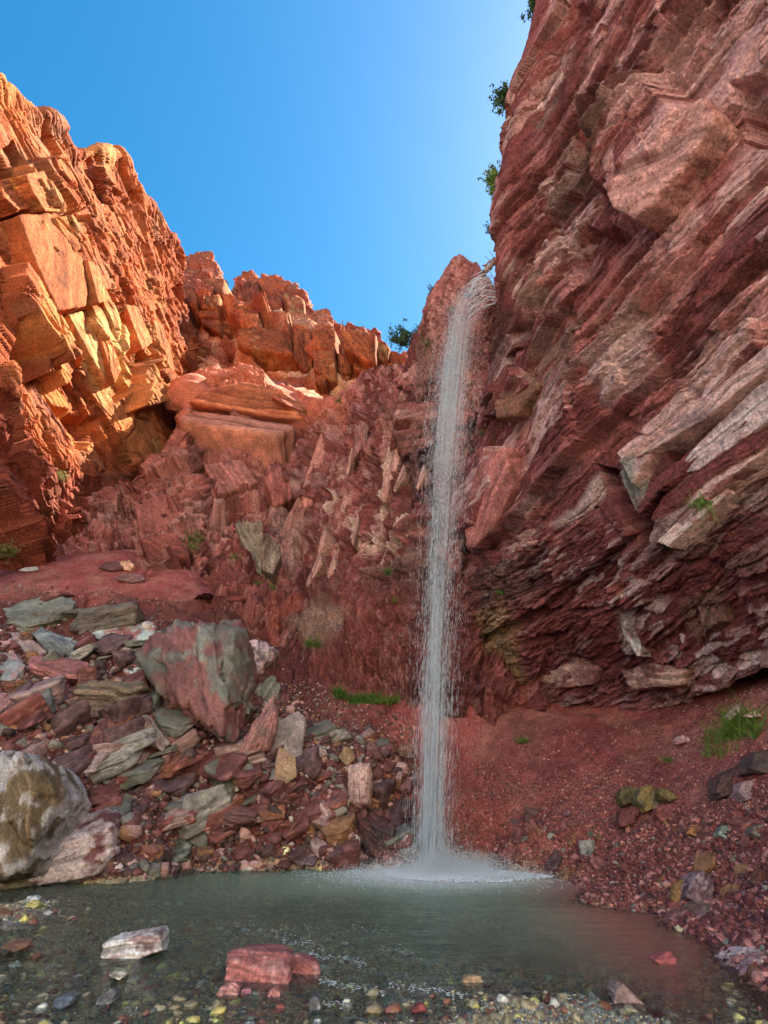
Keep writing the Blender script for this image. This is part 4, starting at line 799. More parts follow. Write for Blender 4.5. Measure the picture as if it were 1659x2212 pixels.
H_('boulder', 'dark rugged block right of the bright yellow stone', [(619, 1840), (638, 1826), (664, 1834), (688, 1852), (677, 1870), (640, 1868)], lin(92, 76, 80), lin(130, 112, 116), k=.35, lean=.5, Y=15.7)
H_('boulder', 'speckled reddish-grey block above the dark rugged block', [(684, 1755), (694, 1731), (727, 1735), (737, 1761), (716, 1783), (692, 1776)], lin(134, 84, 80), lin(176, 148, 144), k=.35, lean=.4)
H_('slab', 'layered dark red slab tilted over the pool edge shadows', [(308, 1800), (325, 1775), (357, 1748), (426, 1735), (423, 1775), (370, 1790), (320, 1808)], lin(136, 62, 58), lin(150, 128, 118), k=.4, lean=.6, T=.5, ridge=[(330, 1785), (415, 1755)], rd=.14)
H_('boulder', 'brownish-purple block right of the layered dark red slab', [(458, 1775), (473, 1737), (510, 1733), (559, 1748), (560, 1778), (500, 1786)], lin(104, 66, 62), lin(132, 92, 86), k=.4, lean=.6, ridge=[(465, 1758), (552, 1762)], rd=.16)
H_('boulder', 'grey-green ribbed rock at the water line below the layered dark red slab', [(333, 1862), (350, 1832), (390, 1806), (413, 1828), (400, 1858), (365, 1868)], lin(102, 112, 96), lin(70, 66, 62), k=.4, lean=.7)
H_('stone', 'low wet orange-brown rock in the water at the back left of the pool', [(318, 1882), (344, 1860), (387, 1861), (412, 1880), (370, 1890)], lin(138, 88, 58), lin(170, 150, 116), k=.35, lean=1.5, mat=M_WET, Y=15.2)
H_('stone', 'small triangular red stone right of the layered dark red slab', [(426, 1782), (450, 1750), (455, 1790), (440, 1796)], lin(160, 92, 82), lean=.3)
H_('boulder', 'whitish angular block at the left above the pale pink-topped boulder', [(120, 1735), (128, 1712), (158, 1708), (165, 1738), (130, 1760)], lin(170, 160, 152), lin(120, 90, 86), k=.3, lean=.5)
H_('boulder', 'round-edged grey-brown block in the dark rubble left of centre', [(246, 1745), (262, 1728), (300, 1726), (316, 1740), (300, 1762), (255, 1764)], lin(96, 74, 64), lin(64, 54, 50), k=.4, lean=.6)
H_('boulder', 'grey-green knobbly stone above the speckled block', [(778, 1640), (800, 1600), (818, 1612), (806, 1650), (790, 1652)][:5], lin(120, 84, 74), lin(140, 104, 92), k=.3, lean=.3, dY=.5)
H_('boulder', 'square brown block right of the layered red rubble near the waterfall', [(855, 1625), (872, 1602), (898, 1612), (895, 1638), (868, 1636)], lin(128, 86, 66), lin(146, 100, 86), k=.3, lean=.5)
H_('boulder', 'grey knobbly stone among small rubble below the green plants', [(675, 1622), (686, 1608), (705, 1612), (706, 1632), (688, 1636)], lin(146, 130, 120), lin(116, 92, 84), k=.3)
H_('boulder', 'flat mustard-brown slab in the rubble above the tall upright block', [(731, 1635), (742, 1612), (762, 1616), (768, 1640), (748, 1656)], lin(134, 104, 64), lin(120, 84, 70), k=.3, T=.4)
# terrace
H_('stone', 'flat white stone lying on the red terrace at the far left', [(40, 1232), (52, 1225), (80, 1224), (84, 1230), (60, 1234)], lin(206, 210, 206), None, lean=2, T=.3, level=4)
H_('boulder', 'dark purple-red block on the terrace beside an orange one', [(212, 1226), (228, 1213), (255, 1212), (266, 1226), (240, 1233)], lin(98, 56, 58), lin(132, 84, 80), k=.3)
H_('boulder', 'pale orange split block right of the dark block on the terrace', [(256, 1222), (262, 1211), (280, 1210), (290, 1222), (280, 1232), (264, 1230)], lin(196, 146, 112), lin(160, 100, 80), k=.3)
H_('slab', 'low brown slab in front of the two blocks on the terrace', [(246, 1250), (262, 1238), (305, 1240), (315, 1252), (285, 1258)], lin(124, 82, 78), lin(142, 110, 104), k=.3, lean=1, T=.4)
# foreground
H_('slab', 'white and grey streaked stone slab lying in the shallow water', [(218, 2070), (221, 2040), (240, 2024), (262, 2016), (347, 2003), (354, 2020), (352, 2052), (298, 2072), (250, 2076)], lin(150, 120, 112), lin(204, 196, 188), k=.55, lean=.6, T=.55, ridge=[(232, 2034), (345, 2016)], rd=.10, Y=7.6, level=6, chip=.45)
H_('boulder', 'large red block standing in the shallow water in the foreground', [(486, 2118), (490, 2085), (491, 2058), (511, 2051), (560, 2052), (620, 2060), (632, 2072), (628, 2140), (560, 2142), (500, 2140)], lin(166, 90, 80), lin(196, 134, 122), k=.4, lean=.5, T=.7, ridge=[(500, 2072), (618, 2082), (620, 2130)], rd=.08, Y=6.75, level=6, chip=.5)
H_('boulder', 'smaller red block joined to the right end of the large red block in the water', [(618, 2066), (640, 2062), (684, 2080), (694, 2104), (692, 2130), (650, 2142), (622, 2130)], lin(160, 86, 76), lin(190, 130, 118), k=.35, lean=.5, T=.7, ridge=[(640, 2080), (686, 2096)], rd=.1, Y=6.95, chip=.6)
H_('stone', 'pink knobbly stone at the lower left corner of the large red block', [(464, 2150), (478, 2132), (500, 2128), (515, 2140), (512, 2158), (480, 2160)], lin(190, 126, 112), None, Y=6.35, level=4)
H_('stone', 'rounded pink stone resting on the knobbly one at the corner of the large red block', [(486, 2136), (492, 2123), (508, 2122), (516, 2134), (506, 2144)], lin(184, 116, 104), None, Y=6.45, level=4)
H_('stone', 'small purple-pink stone below the middle of the large red block', [(518, 2150), (524, 2136), (540, 2136), (544, 2148), (530, 2154)], lin(172, 106, 108), None, Y=6.4, level=4)
H_('stone', 'pink stone below the right part of the large red block', [(578, 2160), (580, 2140), (594, 2132), (606, 2146), (604, 2162), (590, 2166)], lin(188, 116, 102), None, Y=6.3, level=4)
H_('stone', 'upright blue-black pebble with a white stripe right of the large red block', [(666, 2190), (668, 2162), (680, 2145), (692, 2160), (694, 2186), (680, 2196)], lin(70, 76, 82), lin(130, 140, 140), k=.25, lean=.1, Y=6.0, level=4, chip=.5, mat=M_WET)
H_('stone', 'small orange stone left of the blue-black pebble', [(586, 2182), (600, 2170), (616, 2176), (614, 2188), (596, 2190)], lin(180, 92, 62), None, Y=6.0, level=4, lean=1)
H_('slab', 'small tan slab resting in the water in the right foreground', [(996, 2126), (1000, 2112), (1018, 2109), (1040, 2110), (1045, 2124), (1024, 2134)], lin(196, 154, 100), lin(160, 124, 84), k=.3, lean=.8, Y=6.7, level=4)
H_('boulder', 'pointed pinkish-grey rock at the gravel edge in the right foreground', [(1326, 2166), (1332, 2138), (1342, 2123), (1360, 2136), (1402, 2178), (1398, 2196), (1350, 2190)], lin(140, 110, 98), lin(176, 140, 124), k=.4, lean=.4, Y=6.1)
H_('stone', 'red pyramid-shaped stone in the brown water at the right', [(1414, 2074), (1432, 2062), (1450, 2056), (1463, 2074), (1462, 2092), (1430, 2086)], lin(178, 82, 84), lin(150, 66, 66), k=.3, lean=.3, Y=7.4, level=4)
H_('boulder', 'large pale pink rock cut by the right edge at the water side', [(1586, 2116), (1600, 2080), (1632, 2060), (1700, 2046), (1710, 2180), (1660, 2190), (1598, 2160)], lin(158, 112, 106), lin(204, 176, 170), k=.45, lean=.4, T=.7, ridge=[(1620, 2090), (1660, 2150)], rd=.18, Y=6.9, level=6)
H_('stone', 'small dark red stone in the gravel at the bottom left of centre', [(888, 2186), (898, 2172), (915, 2170), (924, 2184), (910, 2194)], lin(150, 62, 56), None, Y=5.95, level=4)
H_('stone', 'grey-green flat pebble near the bottom left corner', [(110, 2174), (118, 2156), (142, 2146), (158, 2156), (150, 2172), (128, 2182)], lin(92, 104, 108), lin(130, 140, 138), k=.3, lean=1, Y=6.05, level=4, mat=M_WET)
H_('stone', 'long grey stone in the shallow water left of the pink knobbly stone', [(204, 2172), (214, 2150), (238, 2136), (252, 2144), (240, 2166), (216, 2180)], lin(134, 128, 116), lin(100, 100, 94), k=.3, lean=1, Y=6.1, level=4)
H_('stone', 'cream-coloured stone in the shallow water below the white and grey slab', [(232, 2108), (240, 2098), (262, 2098), (274, 2106), (256, 2118)], lin(196, 184, 150), None, Y=6.8, level=4, lean=1)
H_('stone', 'brown flat stone under the shallow water at the left edge', [(0, 2046), (20, 2032), (55, 2030), (62, 2042), (30, 2056)], lin(140, 98, 64), None, Y=7.6, level=4, lean=2, mat=M_WET)
H_('stone', 'grey-white stone on the gravel at the left end of the pool', [(52, 1944), (62, 1934), (76, 1936), (84, 1946), (66, 1952)], lin(170, 172, 172), None, Y=9.9, level=4)
H_('stone', 'yellow stone on the gravel at the left end of the pool', [(52, 1958), (62, 1946), (82, 1944), (88, 1954), (72, 1962)], lin(170, 158, 70), None, Y=9.4, level=4, lean=1)
# right bank
H_('boulder', 'wet orange-red rock standing at the water line right of the waterfall', [(1264, 1945), (1268, 1924), (1282, 1917), (1304, 1928), (1322, 1958), (1300, 1968), (1272, 1960)], lin(140, 72, 50), lin(100, 54, 46), k=.4, lean=.3, Y=12.0, mat=M_WET)
H_('boulder', 'large rounded olive and purple rock at the right edge of the pool', [(1494, 2002), (1508, 1968), (1530, 1950), (1576, 1958), (1606, 1990), (1600, 2010), (1540, 2020)], lin(128, 96, 92), lin(140, 118, 80), k=.45, lean=.7, Y=9.0, ridge=[(1530, 1975)], rd=.15, mat=M_WET)
H_('boulder', 'low purple rock left of the large olive and purple rock', [(1446, 1985), (1462, 1970), (1490, 1964), (1508, 1984), (1480, 2000)], lin(132, 86, 84), None, lean=1, Y=9.4, mat=M_WET)
H_('slab', 'mustard slab standing on edge in the right gravel', [(1450, 1940), (1458, 1910), (1484, 1894), (1500, 1898), (1484, 1926), (1462, 1950)], lin(136, 100, 46), lin(116, 80, 44), k=.3, lean=.4, T=.35, dY=-.2)
H_('boulder', 'dark layered rock right of the mustard slab', [(1484, 1936), (1496, 1900), (1520, 1880), (1545, 1896), (1538, 1940), (1510, 1956)], lin(96, 66, 70), lin(146, 120, 122), k=.4, lean=.4, dY=-.2)
H_('boulder', 'left moss-stained rock of the olive cluster on the right slope', [(1338, 1722), (1342, 1704), (1365, 1696), (1385, 1704), (1372, 1734), (1348, 1740)], lin(96, 84, 44), lin(66, 54, 44), k=.4)
H_('boulder', 'middle mustard rock of the olive cluster on the right slope', [(1376, 1728), (1384, 1702), (1408, 1694), (1430, 1716), (1424, 1742), (1396, 1752)], lin(128, 104, 42), lin(84, 84, 60), k=.4)
H_('boulder', 'right dark olive rock of the olive cluster on the right slope', [(1422, 1716), (1426, 1700), (1446, 1706), (1466, 1722), (1448, 1732)], lin(100, 86, 40), None, k=.4)
H_('boulder', 'flat salmon-red rock below the olive cluster on the right slope', [(1416, 1762), (1424, 1744), (1446, 1734), (1478, 1738), (1480, 1756), (1440, 1780)], lin(168, 82, 72), lin(140, 66, 58), k=.35, lean=.9)
H_('boulder', 'dark red rock left of the flat salmon-red rock', [(1336, 1774), (1342, 1748), (1376, 1738), (1382, 1756), (1364, 1780), (1344, 1786)], lin(104, 50, 46), None, lean=.7)
H_('boulder', 'large dark brown rock near the right edge of the view', [(1548, 1708), (1556, 1680), (1584, 1658), (1612, 1652), (1614, 1680), (1588, 1714), (1560, 1722)], lin(90, 62, 56), lin(66, 50, 46), k=.4, lean=.6)
H_('boulder', 'pinkish-grey flat-topped rock right of the large dark brown rock', [(1596, 1708), (1606, 1690), (1640, 1684), (1656, 1698), (1640, 1716), (1612, 1728)], lin(142, 112, 110), None, lean=.8)
H_('boulder', 'dark grey rock cut by the right edge above the pinkish-grey rock', [(1620, 1660), (1630, 1630), (1700, 1600), (1710, 1640), (1660, 1670)], lin(80, 62, 58), None, lean=.8)
H_('stone', 'orange-ochre flat stone on the right gravel', [(1486, 1800), (1494, 1786), (1520, 1780), (1524, 1796), (1508, 1808)], lin(158, 94, 44), lin(130, 100, 50), k=.3, lean=1, level=4)
H_('stone', 'pale green-grey stone on the right gravel', [(1552, 1800), (1562, 1784), (1586, 1780), (1590, 1796), (1572, 1812)], lin(130, 144, 122), None, lean=.8, level=4)
H_('stone', 'olive-brown flat stone below the orange-ochre one', [(1520, 1852), (1534, 1834), (1556, 1830), (1556, 1848), (1536, 1860)], lin(132, 94, 54), None, lean=1, level=4)
H_('boulder', 'dark green-grey block at the right edge of the gravel', [(1622, 1798), (1630, 1784), (1665, 1778), (1670, 1800), (1645, 1810)], lin(100, 92, 76), None, lean=.7)
H_('stone', 'pinkish-white stone on the red soil left of the grass', [(1456, 1598), (1464, 1590), (1486, 1590), (1492, 1600), (1470, 1606)], lin(176, 108, 108), lin(206, 178, 174), k=.4, lean=1, level=4)
H_('slab', 'long pinkish-white slab above the grass on the right slope', [(1568, 1544), (1590, 1524), (1620, 1510), (1628, 1520), (1596, 1540), (1578, 1554)], lin(200, 164, 156), None, lean=1.4, T=.35)
H_('slab', 'pinkish-white slab at the right edge above the grass', [(1604, 1546), (1640, 1530), (1680, 1520), (1690, 1536), (1630, 1550)], lin(200, 160, 150), None, lean=1.4, T=.35)

# medium stones: built once per kind, copied with their own place and label
rng = np.random.default_rng(7)
def rand_planes(r, flat):
    N = [[1, 0, 0], [-1, 0, 0], [0, 1, 0], [0, -1, 0], [0, 0, 1], [0, 0, -1]]; H = [1, 1, .8, .8, flat, flat]
    N = [np.array(n, float)+r.normal(0, .16, 3) for n in N]
    for _ in range(3): N.append(r.normal(0, 1, 3)*np.array([1, 1, .5])); H.append(r.uniform(.72, .95))
    N = np.array(N); N /= np.linalg.norm(N, axis=1, keepdims=True); return N, np.array(H)
TONES = [('dark red', lin(106, 56, 52), lin(140, 84, 78)), ('brick red', lin(132, 70, 62), lin(152, 96, 86)), ('grey-green', lin(96, 98, 86), lin(112, 104, 94)), ('ochre brown', lin(140, 96, 56), lin(116, 74, 54)),
         ('pinkish grey', lin(140, 108, 104), lin(164, 140, 134)), ('dark purple-brown', lin(84, 58, 58), lin(110, 80, 78)), ('pale grey', lin(140, 138, 130), lin(104, 94, 88)), ('rusty orange', lin(130, 76, 46), lin(120, 62, 48))]
PROTO = []
for ti, (tn, c1, c2) in enumerate(TONES):
    for v, (sh, fl) in enumerate((('flat', .24), ('blocky', .6), ('wedge-shaped', .42))):
        N, Hh = rand_planes(rng, fl)
        P, F, col = stone_shape(4, N, Hh, np.array([1, .85, fl]), np.eye(3), 900+ti*10+v, 1.0, (c1, c2, .4), 80)
        PROTO.append((tn, sh, tri_mesh('stone', P, F, col)))
def ground_z(X, Y):                       # fast height on the finished ground grid
    iy = np.interp(Y, ys, np.arange(len(ys))); s = np.where(Y > 4, Y, 4+(4-Y)*.9); it = np.interp(X/s, ts, np.arange(len(ts)))
    i = np.clip(iy.astype(int), 0, len(ys)-2); j = np.clip(it.astype(int), 0, len(ts)-2); a = iy-i; b = it-j
    return Z[i, j]*(1-a)*(1-b)+Z[i+1, j]*a*(1-b)+Z[i, j+1]*(1-a)*b+Z[i+1, j+1]*a*b
ZONES = [  # polygon in view, count, size range, tone weights, where, group
 ([(0, 1290), (180, 1300), (330, 1340), (300, 1500), (420, 1560), (540, 1600), (540, 1700), (300, 1860), (240, 1760), (130, 1660), (0, 1600)], 125, (.22, .75), [4, 1, 3, .5, 3, 7, 1.2, .5], 'among the big slabs left of the huge boulder', 'stones among the big slabs of the left slope'),
 ([(540, 1620), (620, 1500), (760, 1560), (900, 1640), (900, 1850), (700, 1860), (420, 1860), (380, 1760), (520, 1700)], 120, (.16, .46), [5, 2.5, 1.5, 1.5, 3, 7, .7, 1.2], 'in the rubble between the huge boulder and the waterfall', 'stones in the rubble left of the waterfall'),
 ([(990, 1760), (1300, 1740), (1500, 1780), (1659, 1740), (1659, 1990), (1500, 1960), (1300, 1920), (1100, 1860)], 52, (.07, .24), [4, 3, 1, 3, 2, 3, 1, 3], 'on the red gravel bank right of the waterfall', 'stones on the right gravel bank'),
 ([(0, 1960), (200, 1960), (450, 2000), (480, 2212), (0, 2212)], 34, (.035, .12), [1, 3, 4, 3, 2, 1, 5, 2], 'in the shallow water at the bottom left', 'stones in the left shallows'),
 ([(720, 2120), (1250, 2080), (1600, 2130), (1600, 2212), (720, 2212)], 22, (.025, .07), [2, 4, 3, 1, 2, 1, 4, 1], 'on the gravel at the bottom right', 'stones on the front gravel')]
from collections import Counter
_cn = Counter(q[0] for q in HEROES); NEARS = [q for q in HEROES if _cn[q[0]] == 1]; USED = set()
def in_poly(x, y, poly): return poly_sd(x, y, poly) > 0
for poly, n, (s0, s1), wt, where, grp in ZONES:
    xs = [p[0] for p in poly]; ysq = [p[1] for p in poly]; k = 0
    wt = np.array(wt, float)/sum(wt)
    while k < n:
        px, py = rng.uniform(min(xs), max(xs)), rng.uniform(min(ysq), max(ysq))
        if not in_poly(np.array([px]), np.array([py]), poly)[0]: continue
        h_ = hit(px, py, ('ground',))
        if h_ is None: continue
        k += 1; ti = rng.choice(8, p=wt); v = rng.choice(3, p=[.58, .24, .18]); tn, sh, me = PROTO[ti*3+v]
        s = s0*(s1/s0)**(rng.uniform()**1.6)
        size = 'small' if s < s0*1.45 else ('large' if s > s1*.65 else 'medium-sized')
        near = sorted(NEARS, key=lambda q: (q[1]-px)**2+(q[2]-py)**2)[:6]; lab = None
        if math.hypot(near[0][1]-px, near[0][2]-py) < 9: continue
        for sh_, hx_, hy_ in near:
            dx_, dy_ = px-hx_, py-hy_
            rel = ('right of' if dx_ > 0 else 'left of') if abs(dx_) > abs(dy_) else ('below' if dy_ > 0 else 'above')
            t_ = f'{size} {tn} {sh} stone {rel} the {sh_}'
            if t_ not in USED and len(t_.split()) <= 16: lab = t_; break
        if lab is None: continue
        USED.add(lab)
        ob = bpy.data.objects.new('stone', me); C.objects.link(ob)
        if not me.materials: me.materials.append(M_STONE)
        big_ = 'left slope' in grp or 'left of' in grp
        ob.location = h_[0] + Vector((0, 0, s*(.22 if big_ else .1))) ; up_ = Vector((-.35+rng.normal(0, .22), -.45+rng.normal(0, .25), 1)) if big_ else Vector(h_[1])+Vector(rng.normal(0, .25, 3))
        q = up_.to_track_quat('Z', 'Y') @ Matrix.Rotation(rng.uniform(0, 6.28), 3, 'Z').to_quaternion(); ob.rotation_euler = q.to_euler(); ob.scale = (s, s*rng.uniform(.7, 1), s*rng.uniform(.8, 1.1))
        ob['label'] = lab; ob['category'] = 'stone'; ob['group'] = grp

# loose rubble and gravel: too many to count
def scatter(name, polys, n, s0, s1, pal, lvl, mat, sink=.1, flat=(.3, .8), pw=2.2, zmax=99, zmin=-9):
    V0, F0 = ICO[lvl]; nv = len(V0); protos = []
    for i in range(14):
        N, Hh = rand_planes(rng, rng.uniform(*flat)); protos.append(V0*star(V0, N, Hh, 30)[:, None]*np.array([1, .85, 1]))
    protos = np.array(protos)
    T_ = rng.uniform(-.8, 1.0, n*15); T_ = T_; yl = np.exp(rng.uniform(math.log(4.2), math.log(27), n*15)); X_ = T_*yl; z_ = ground_z(X_, yl)
    px, py = proj(np.stack([X_, yl, z_], -1)); m = np.zeros(len(px), bool)
    for p in polys: m |= in_poly(px+rng.normal(0, 7, len(px)), py+rng.normal(0, 5, len(px)), p)
    m &= (z_ < zmax) & (z_ > zmin)
    idx = np.nonzero(m)[0][:n]; k = len(idx); X_, yl, z_ = X_[idx], yl[idx], z_[idx]
    s = s0*(s1/s0)**(rng.uniform(size=k)**pw)
    a, b, c = rng.uniform(0, 6.28, k), rng.normal(0, .5, k), rng.normal(0, .5, k)
    ca, sa, cb, sb, cc_, sc = np.cos(a), np.sin(a), np.cos(b), np.sin(b), np.cos(c), np.sin(c)
    Rz = np.zeros((k, 3, 3)); Rz[:, 0, 0] = ca; Rz[:, 0, 1] = -sa; Rz[:, 1, 0] = sa; Rz[:, 1, 1] = ca; Rz[:, 2, 2] = 1
    Rx = np.zeros((k, 3, 3)); Rx[:, 0, 0] = 1; Rx[:, 1, 1] = cb; Rx[:, 1, 2] = -sb; Rx[:, 2, 1] = sb; Rx[:, 2, 2] = cb
    Ry = np.zeros((k, 3, 3)); Ry[:, 1, 1] = 1; Ry[:, 0, 0] = cc_; Ry[:, 0, 2] = sc; Ry[:, 2, 0] = -sc; Ry[:, 2, 2] = cc_
    M = Rx@Ry@Rz; pi = rng.integers(0, 14, k)
    V = np.einsum('kij,kvj->kvi', M, protos[pi])*(s*rng.uniform(.8, 1.2, k))[:, None, None]
    V += np.stack([X_, yl, z_+s*sink], -1)[:, None]
    F = (F0[None]+(np.arange(k)*nv)[:, None, None]).reshape(-1, 3)
    wts = np.array([q[1] for q in pal], float); wts /= wts.sum(); ci = rng.choice(len(pal), k, p=wts)
    col = np.array([q[0] for q in pal])[ci]*rng.uniform(.7, 1.3, k)[:, None]
    col = np.repeat(col, nv, 0)
    return link(name, tri_mesh(name, V.reshape(-1, 3), F, col), mat, kind='stuff')
REDP = [(lin(122, 58, 52), 5), (lin(98, 46, 44), 5), (lin(160, 98, 88), 4), (lin(176, 124, 114), .7), (lin(120, 84, 56), .7), (lin(120, 118, 104), .5), (lin(80, 50, 48), 2)]
MIXP = [(lin(108, 62, 58), 4), (lin(100, 58, 54), 3), (lin(166, 124, 116), 2.4), (lin(108, 106, 96), 2), (lin(170, 160, 150), .6), (lin(140, 96, 56), 1.0), (lin(72, 52, 50), 4)]
WATP = [(lin(142, 128, 90), 6), (lin(172, 158, 112), 3), (lin(208, 190, 80), 1.4), (lin(130, 80, 60), 2), (lin(104, 112, 96), 3), (lin(200, 196, 170), .9), (lin(150, 90, 60), 1.2)]
GRYP = [(lin(116, 124, 122), 5), (lin(150, 158, 154), 3), (lin(86, 92, 92), 3), (lin(140, 110, 90), 1.5), (lin(150, 84, 72), 1), (lin(180, 180, 170), 1)]
LP = [(-20, 1340), (160, 1400), (330, 1340), (440, 1500), (560, 1480), (760, 1590), (900, 1640), (900, 1870), (250, 1890), (120, 1900), (-20, 1800)]
scatter('rubble', [LP], 9000, .04, .24, MIXP, 2, M_STONE, flat=(.2, .6))
scatter('small_rubble', [LP, [(560, 1420), (720, 1500), (900, 1560), (900, 1700), (600, 1640)]], 26000, .018, .075, MIXP, 1, M_STONE)
scatter('terrace_gravel', [[(-20, 1262), (200, 1268), (400, 1290), (420, 1330), (300, 1400), (-20, 1400)]], 8000, .015, .10, MIXP, 1, M_STONE, flat=(.15, .4))
RPOLY = [(900, 1600), (1050, 1640), (1180, 1690), (1330, 1660), (1480, 1740), (1659, 1690), (1960, 1600), (1960, 2260), (1700, 2240), (1690, 2150), (1560, 2060), (1440, 2000), (1290, 1970), (1200, 1900), (900, 1880)]
scatter('bank_rubble', [[(900, 1760), (1300, 1790), (1659, 1740), (1960, 1650), (1960, 2260), (1700, 2240), (1690, 2150), (1560, 2060), (1440, 2000), (1290, 1970), (1200, 1900), (900, 1880)]], 12000, .018, .09, REDP, 2, M_STONE, flat=(.2, .6), pw=2.6)
scatter('bank_gravel', [RPOLY], 70000, .010, .040, REDP, 1, M_STONE)
scatter('scree_gravel', [[(430, 1290), (540, 1400), (720, 1510), (900, 1545), (1150, 1580), (1400, 1560), (1659, 1480), (1950, 1400), (1950, 1700), (1659, 1720), (1300, 1730), (900, 1680), (560, 1560)]], 16000, .010, .045, REDP, 1, M_STONE, pw=4)
PP = [(-40, 1930), (260, 1890), (700, 1885), (1250, 1930), (1500, 2020), (1659, 2212), (1659, 2260), (-40, 2260)]
scatter('pool_cobbles', [PP], 9000, .016, .085, WATP, 2, M_WET, sink=-.1, flat=(.25, .5), zmax=.03, zmin=-.3, pw=3.5)
scatter('pool_gravel', [PP], 60000, .006, .020, WATP, 1, M_WET, sink=.1, zmax=.08, zmin=-.2)
scatter('shore_gravel', [[(850, 2150), (1200, 2120), (1600, 2150), (1650, 2260), (700, 2260)], [(-20, 1920), (120, 1910), (140, 1980), (-20, 2010)]], 22000, .006, .020, GRYP, 1, M_STONE)
# ================================================================== WATERFALL
def spray_mat(name, alpha, c=(.84, .93, 1.0)):
    m = bpy.data.materials.new(name); m.use_nodes = True; t = m.node_tree; N = t.nodes; L = t.links; N.clear()
    o = N.new('ShaderNodeOutputMaterial'); d = N.new('ShaderNodeBsdfDiffuse'); d.inputs[0].default_value = (*c, 1)
    tl = N.new('ShaderNodeBsdfTranslucent'); tl.inputs[0].default_value = (*c, 1); g_ = N.new('ShaderNodeBsdfGlossy'); g_.inputs[0].default_value = (.9, .95, 1, 1); g_.inputs['Roughness'].default_value = .25
    a1 = N.new('ShaderNodeMixShader'); a1.inputs[0].default_value = .1; L.new(d.outputs[0], a1.inputs[1]); L.new(tl.outputs[0], a1.inputs[2])
    a2 = N.new('ShaderNodeMixShader'); a2.inputs[0].default_value = .08; L.new(a1.outputs[0], a2.inputs[1]); L.new(g_.outputs[0], a2.inputs[2])
    tr = N.new('ShaderNodeBsdfTransparent'); a3 = N.new('ShaderNodeMixShader'); a3.inputs[0].default_value = alpha
    L.new(tr.outputs[0], a3.inputs[1]); L.new(a2.outputs[0], a3.inputs[2]); L.new(a3.outputs[0], o.inputs[0]); return m
M_DROP = spray_mat('falling_water', 1.0, (.80, .92, 1.0)); M_MIST = spray_mat('spray', 1.0, (.84, .94, 1.0)); M_SHEET = spray_mat('water_sheet', .35, (.9, .96, 1.0))
FALLC = np.array([(1040, 598, 17.6, 18), (1018, 625, 17.3, 30), (1000, 660, 17.1, 38), (988, 720, 16.9, 38), (979, 800, 16.7, 42), (970, 900, 16.5, 44), (963, 1000, 16.3, 44), (956, 1100, 16.15, 42), (951, 1200, 16.0, 40), (946, 1300, 15.85, 37), (942, 1400, 15.7, 36), (938, 1500, 15.6, 35), (936, 1600, 15.5, 34), (933, 1700, 15.4, 33), (931, 1800, 15.3, 32), (930, 1888, 15.25, 34)], float)
def fall_pt(py):
    return [np.interp(py, FALLC[:, 1], FALLC[:, i]) for i in (0, 2, 3)]
def drops(name, mid, along, length, width, mat, parent):
    """spindle-shaped drops: centre, unit direction, length, width"""
    n = len(mid); k = 4; up = along; sx = np.cross(up, np.array([.3, 1, .1])); sx /= np.linalg.norm(sx, axis=1, keepdims=True); sy = np.cross(up, sx)
    V = np.zeros((n, k+2, 3), np.float32); V[:, 0] = mid+up*length[:, None]*.5; V[:, 1] = mid-up*length[:, None]*.5
    for i in range(k):
        a = 2*math.pi*i/k; V[:, 2+i] = mid-up*length[:, None]*.1 + (sx*math.cos(a)+sy*math.sin(a))*width[:, None]*.5
    F = np.array([[0, 2+i, 2+(i+1) % k] for i in range(k)]+[[1, 2+(i+1) % k, 2+i] for i in range(k)])
    F = (F[None]+(np.arange(n)*(k+2))[:, None, None]).reshape(-1, 3)
    return link(name, tri_mesh(name, V.reshape(-1, 3), F), mat, parent=parent, kind='stuff')
fall = bpy.data.objects.new('waterfall', None); C.objects.link(fall); fall.location = (FALL[0], FALL[1], 0)
fall['label'] = 'tall thin white waterfall dropping from the notch between the cliffs into the pool'; fall['category'] = 'waterfall'
def fall_drops(name, n, spread, l0, l1, w0, w1, mat, bias=None):
    py = rng.uniform(600, 1888, n)
    # clumps of water as they fall
    cl = fbm(np.stack([rng.uniform(0, 1, n)*0, py/60, py*0], -1), 1, 801, 2)
    px, Y, hw = fall_pt(py); hw = hw*1.12
    q = rng.normal(0, .5, n)*spread*np.where(rng.uniform(size=n) < .3, 1.5, .85)
    strand = (_h((q*9).astype(int)+50, 0, 812)-.5)*.3
    px = px + (q+strand*.2)*hw
    P = at(px, py, Y + rng.normal(0, .22, n)); 
    eps = 6.0; x2, Y2, _ = fall_pt(py+eps); D = at(x2+(q)*hw, py+eps, Y2)-at(px, py, Y); D /= np.linalg.norm(D, axis=1, keepdims=True)
    f = (py-600)/1288
    L_ = rng.uniform(l0, l1, n)*(.45+.9*f); W_ = rng.uniform(w0, w1, n)
    st = fbm(np.stack([q*5+12, py/170, py*0], -1), 1, 833, 3); keep = rng.uniform(size=n) < bias(py, q)*np.clip(.8+.7*st, .2, 1.4)
    o = drops(name, P[keep]-np.array([FALL[0], FALL[1], 0]), D[keep], L_[keep], W_[keep], mat, fall); return o
dens = lambda py, q: np.interp(py, [600, 700, 900, 1050, 1200, 1300, 1500, 1750, 1888], [1, 1, .8, .34, .17, .24, .21, .3, .65])
fall_drops('water_column', 130000, .8, .10, .36, .0022, .0050, M_DROP, dens)
fall_drops('falling_spray', 50000, 1.35, .05, .2, .0015, .003, M_DROP, dens)
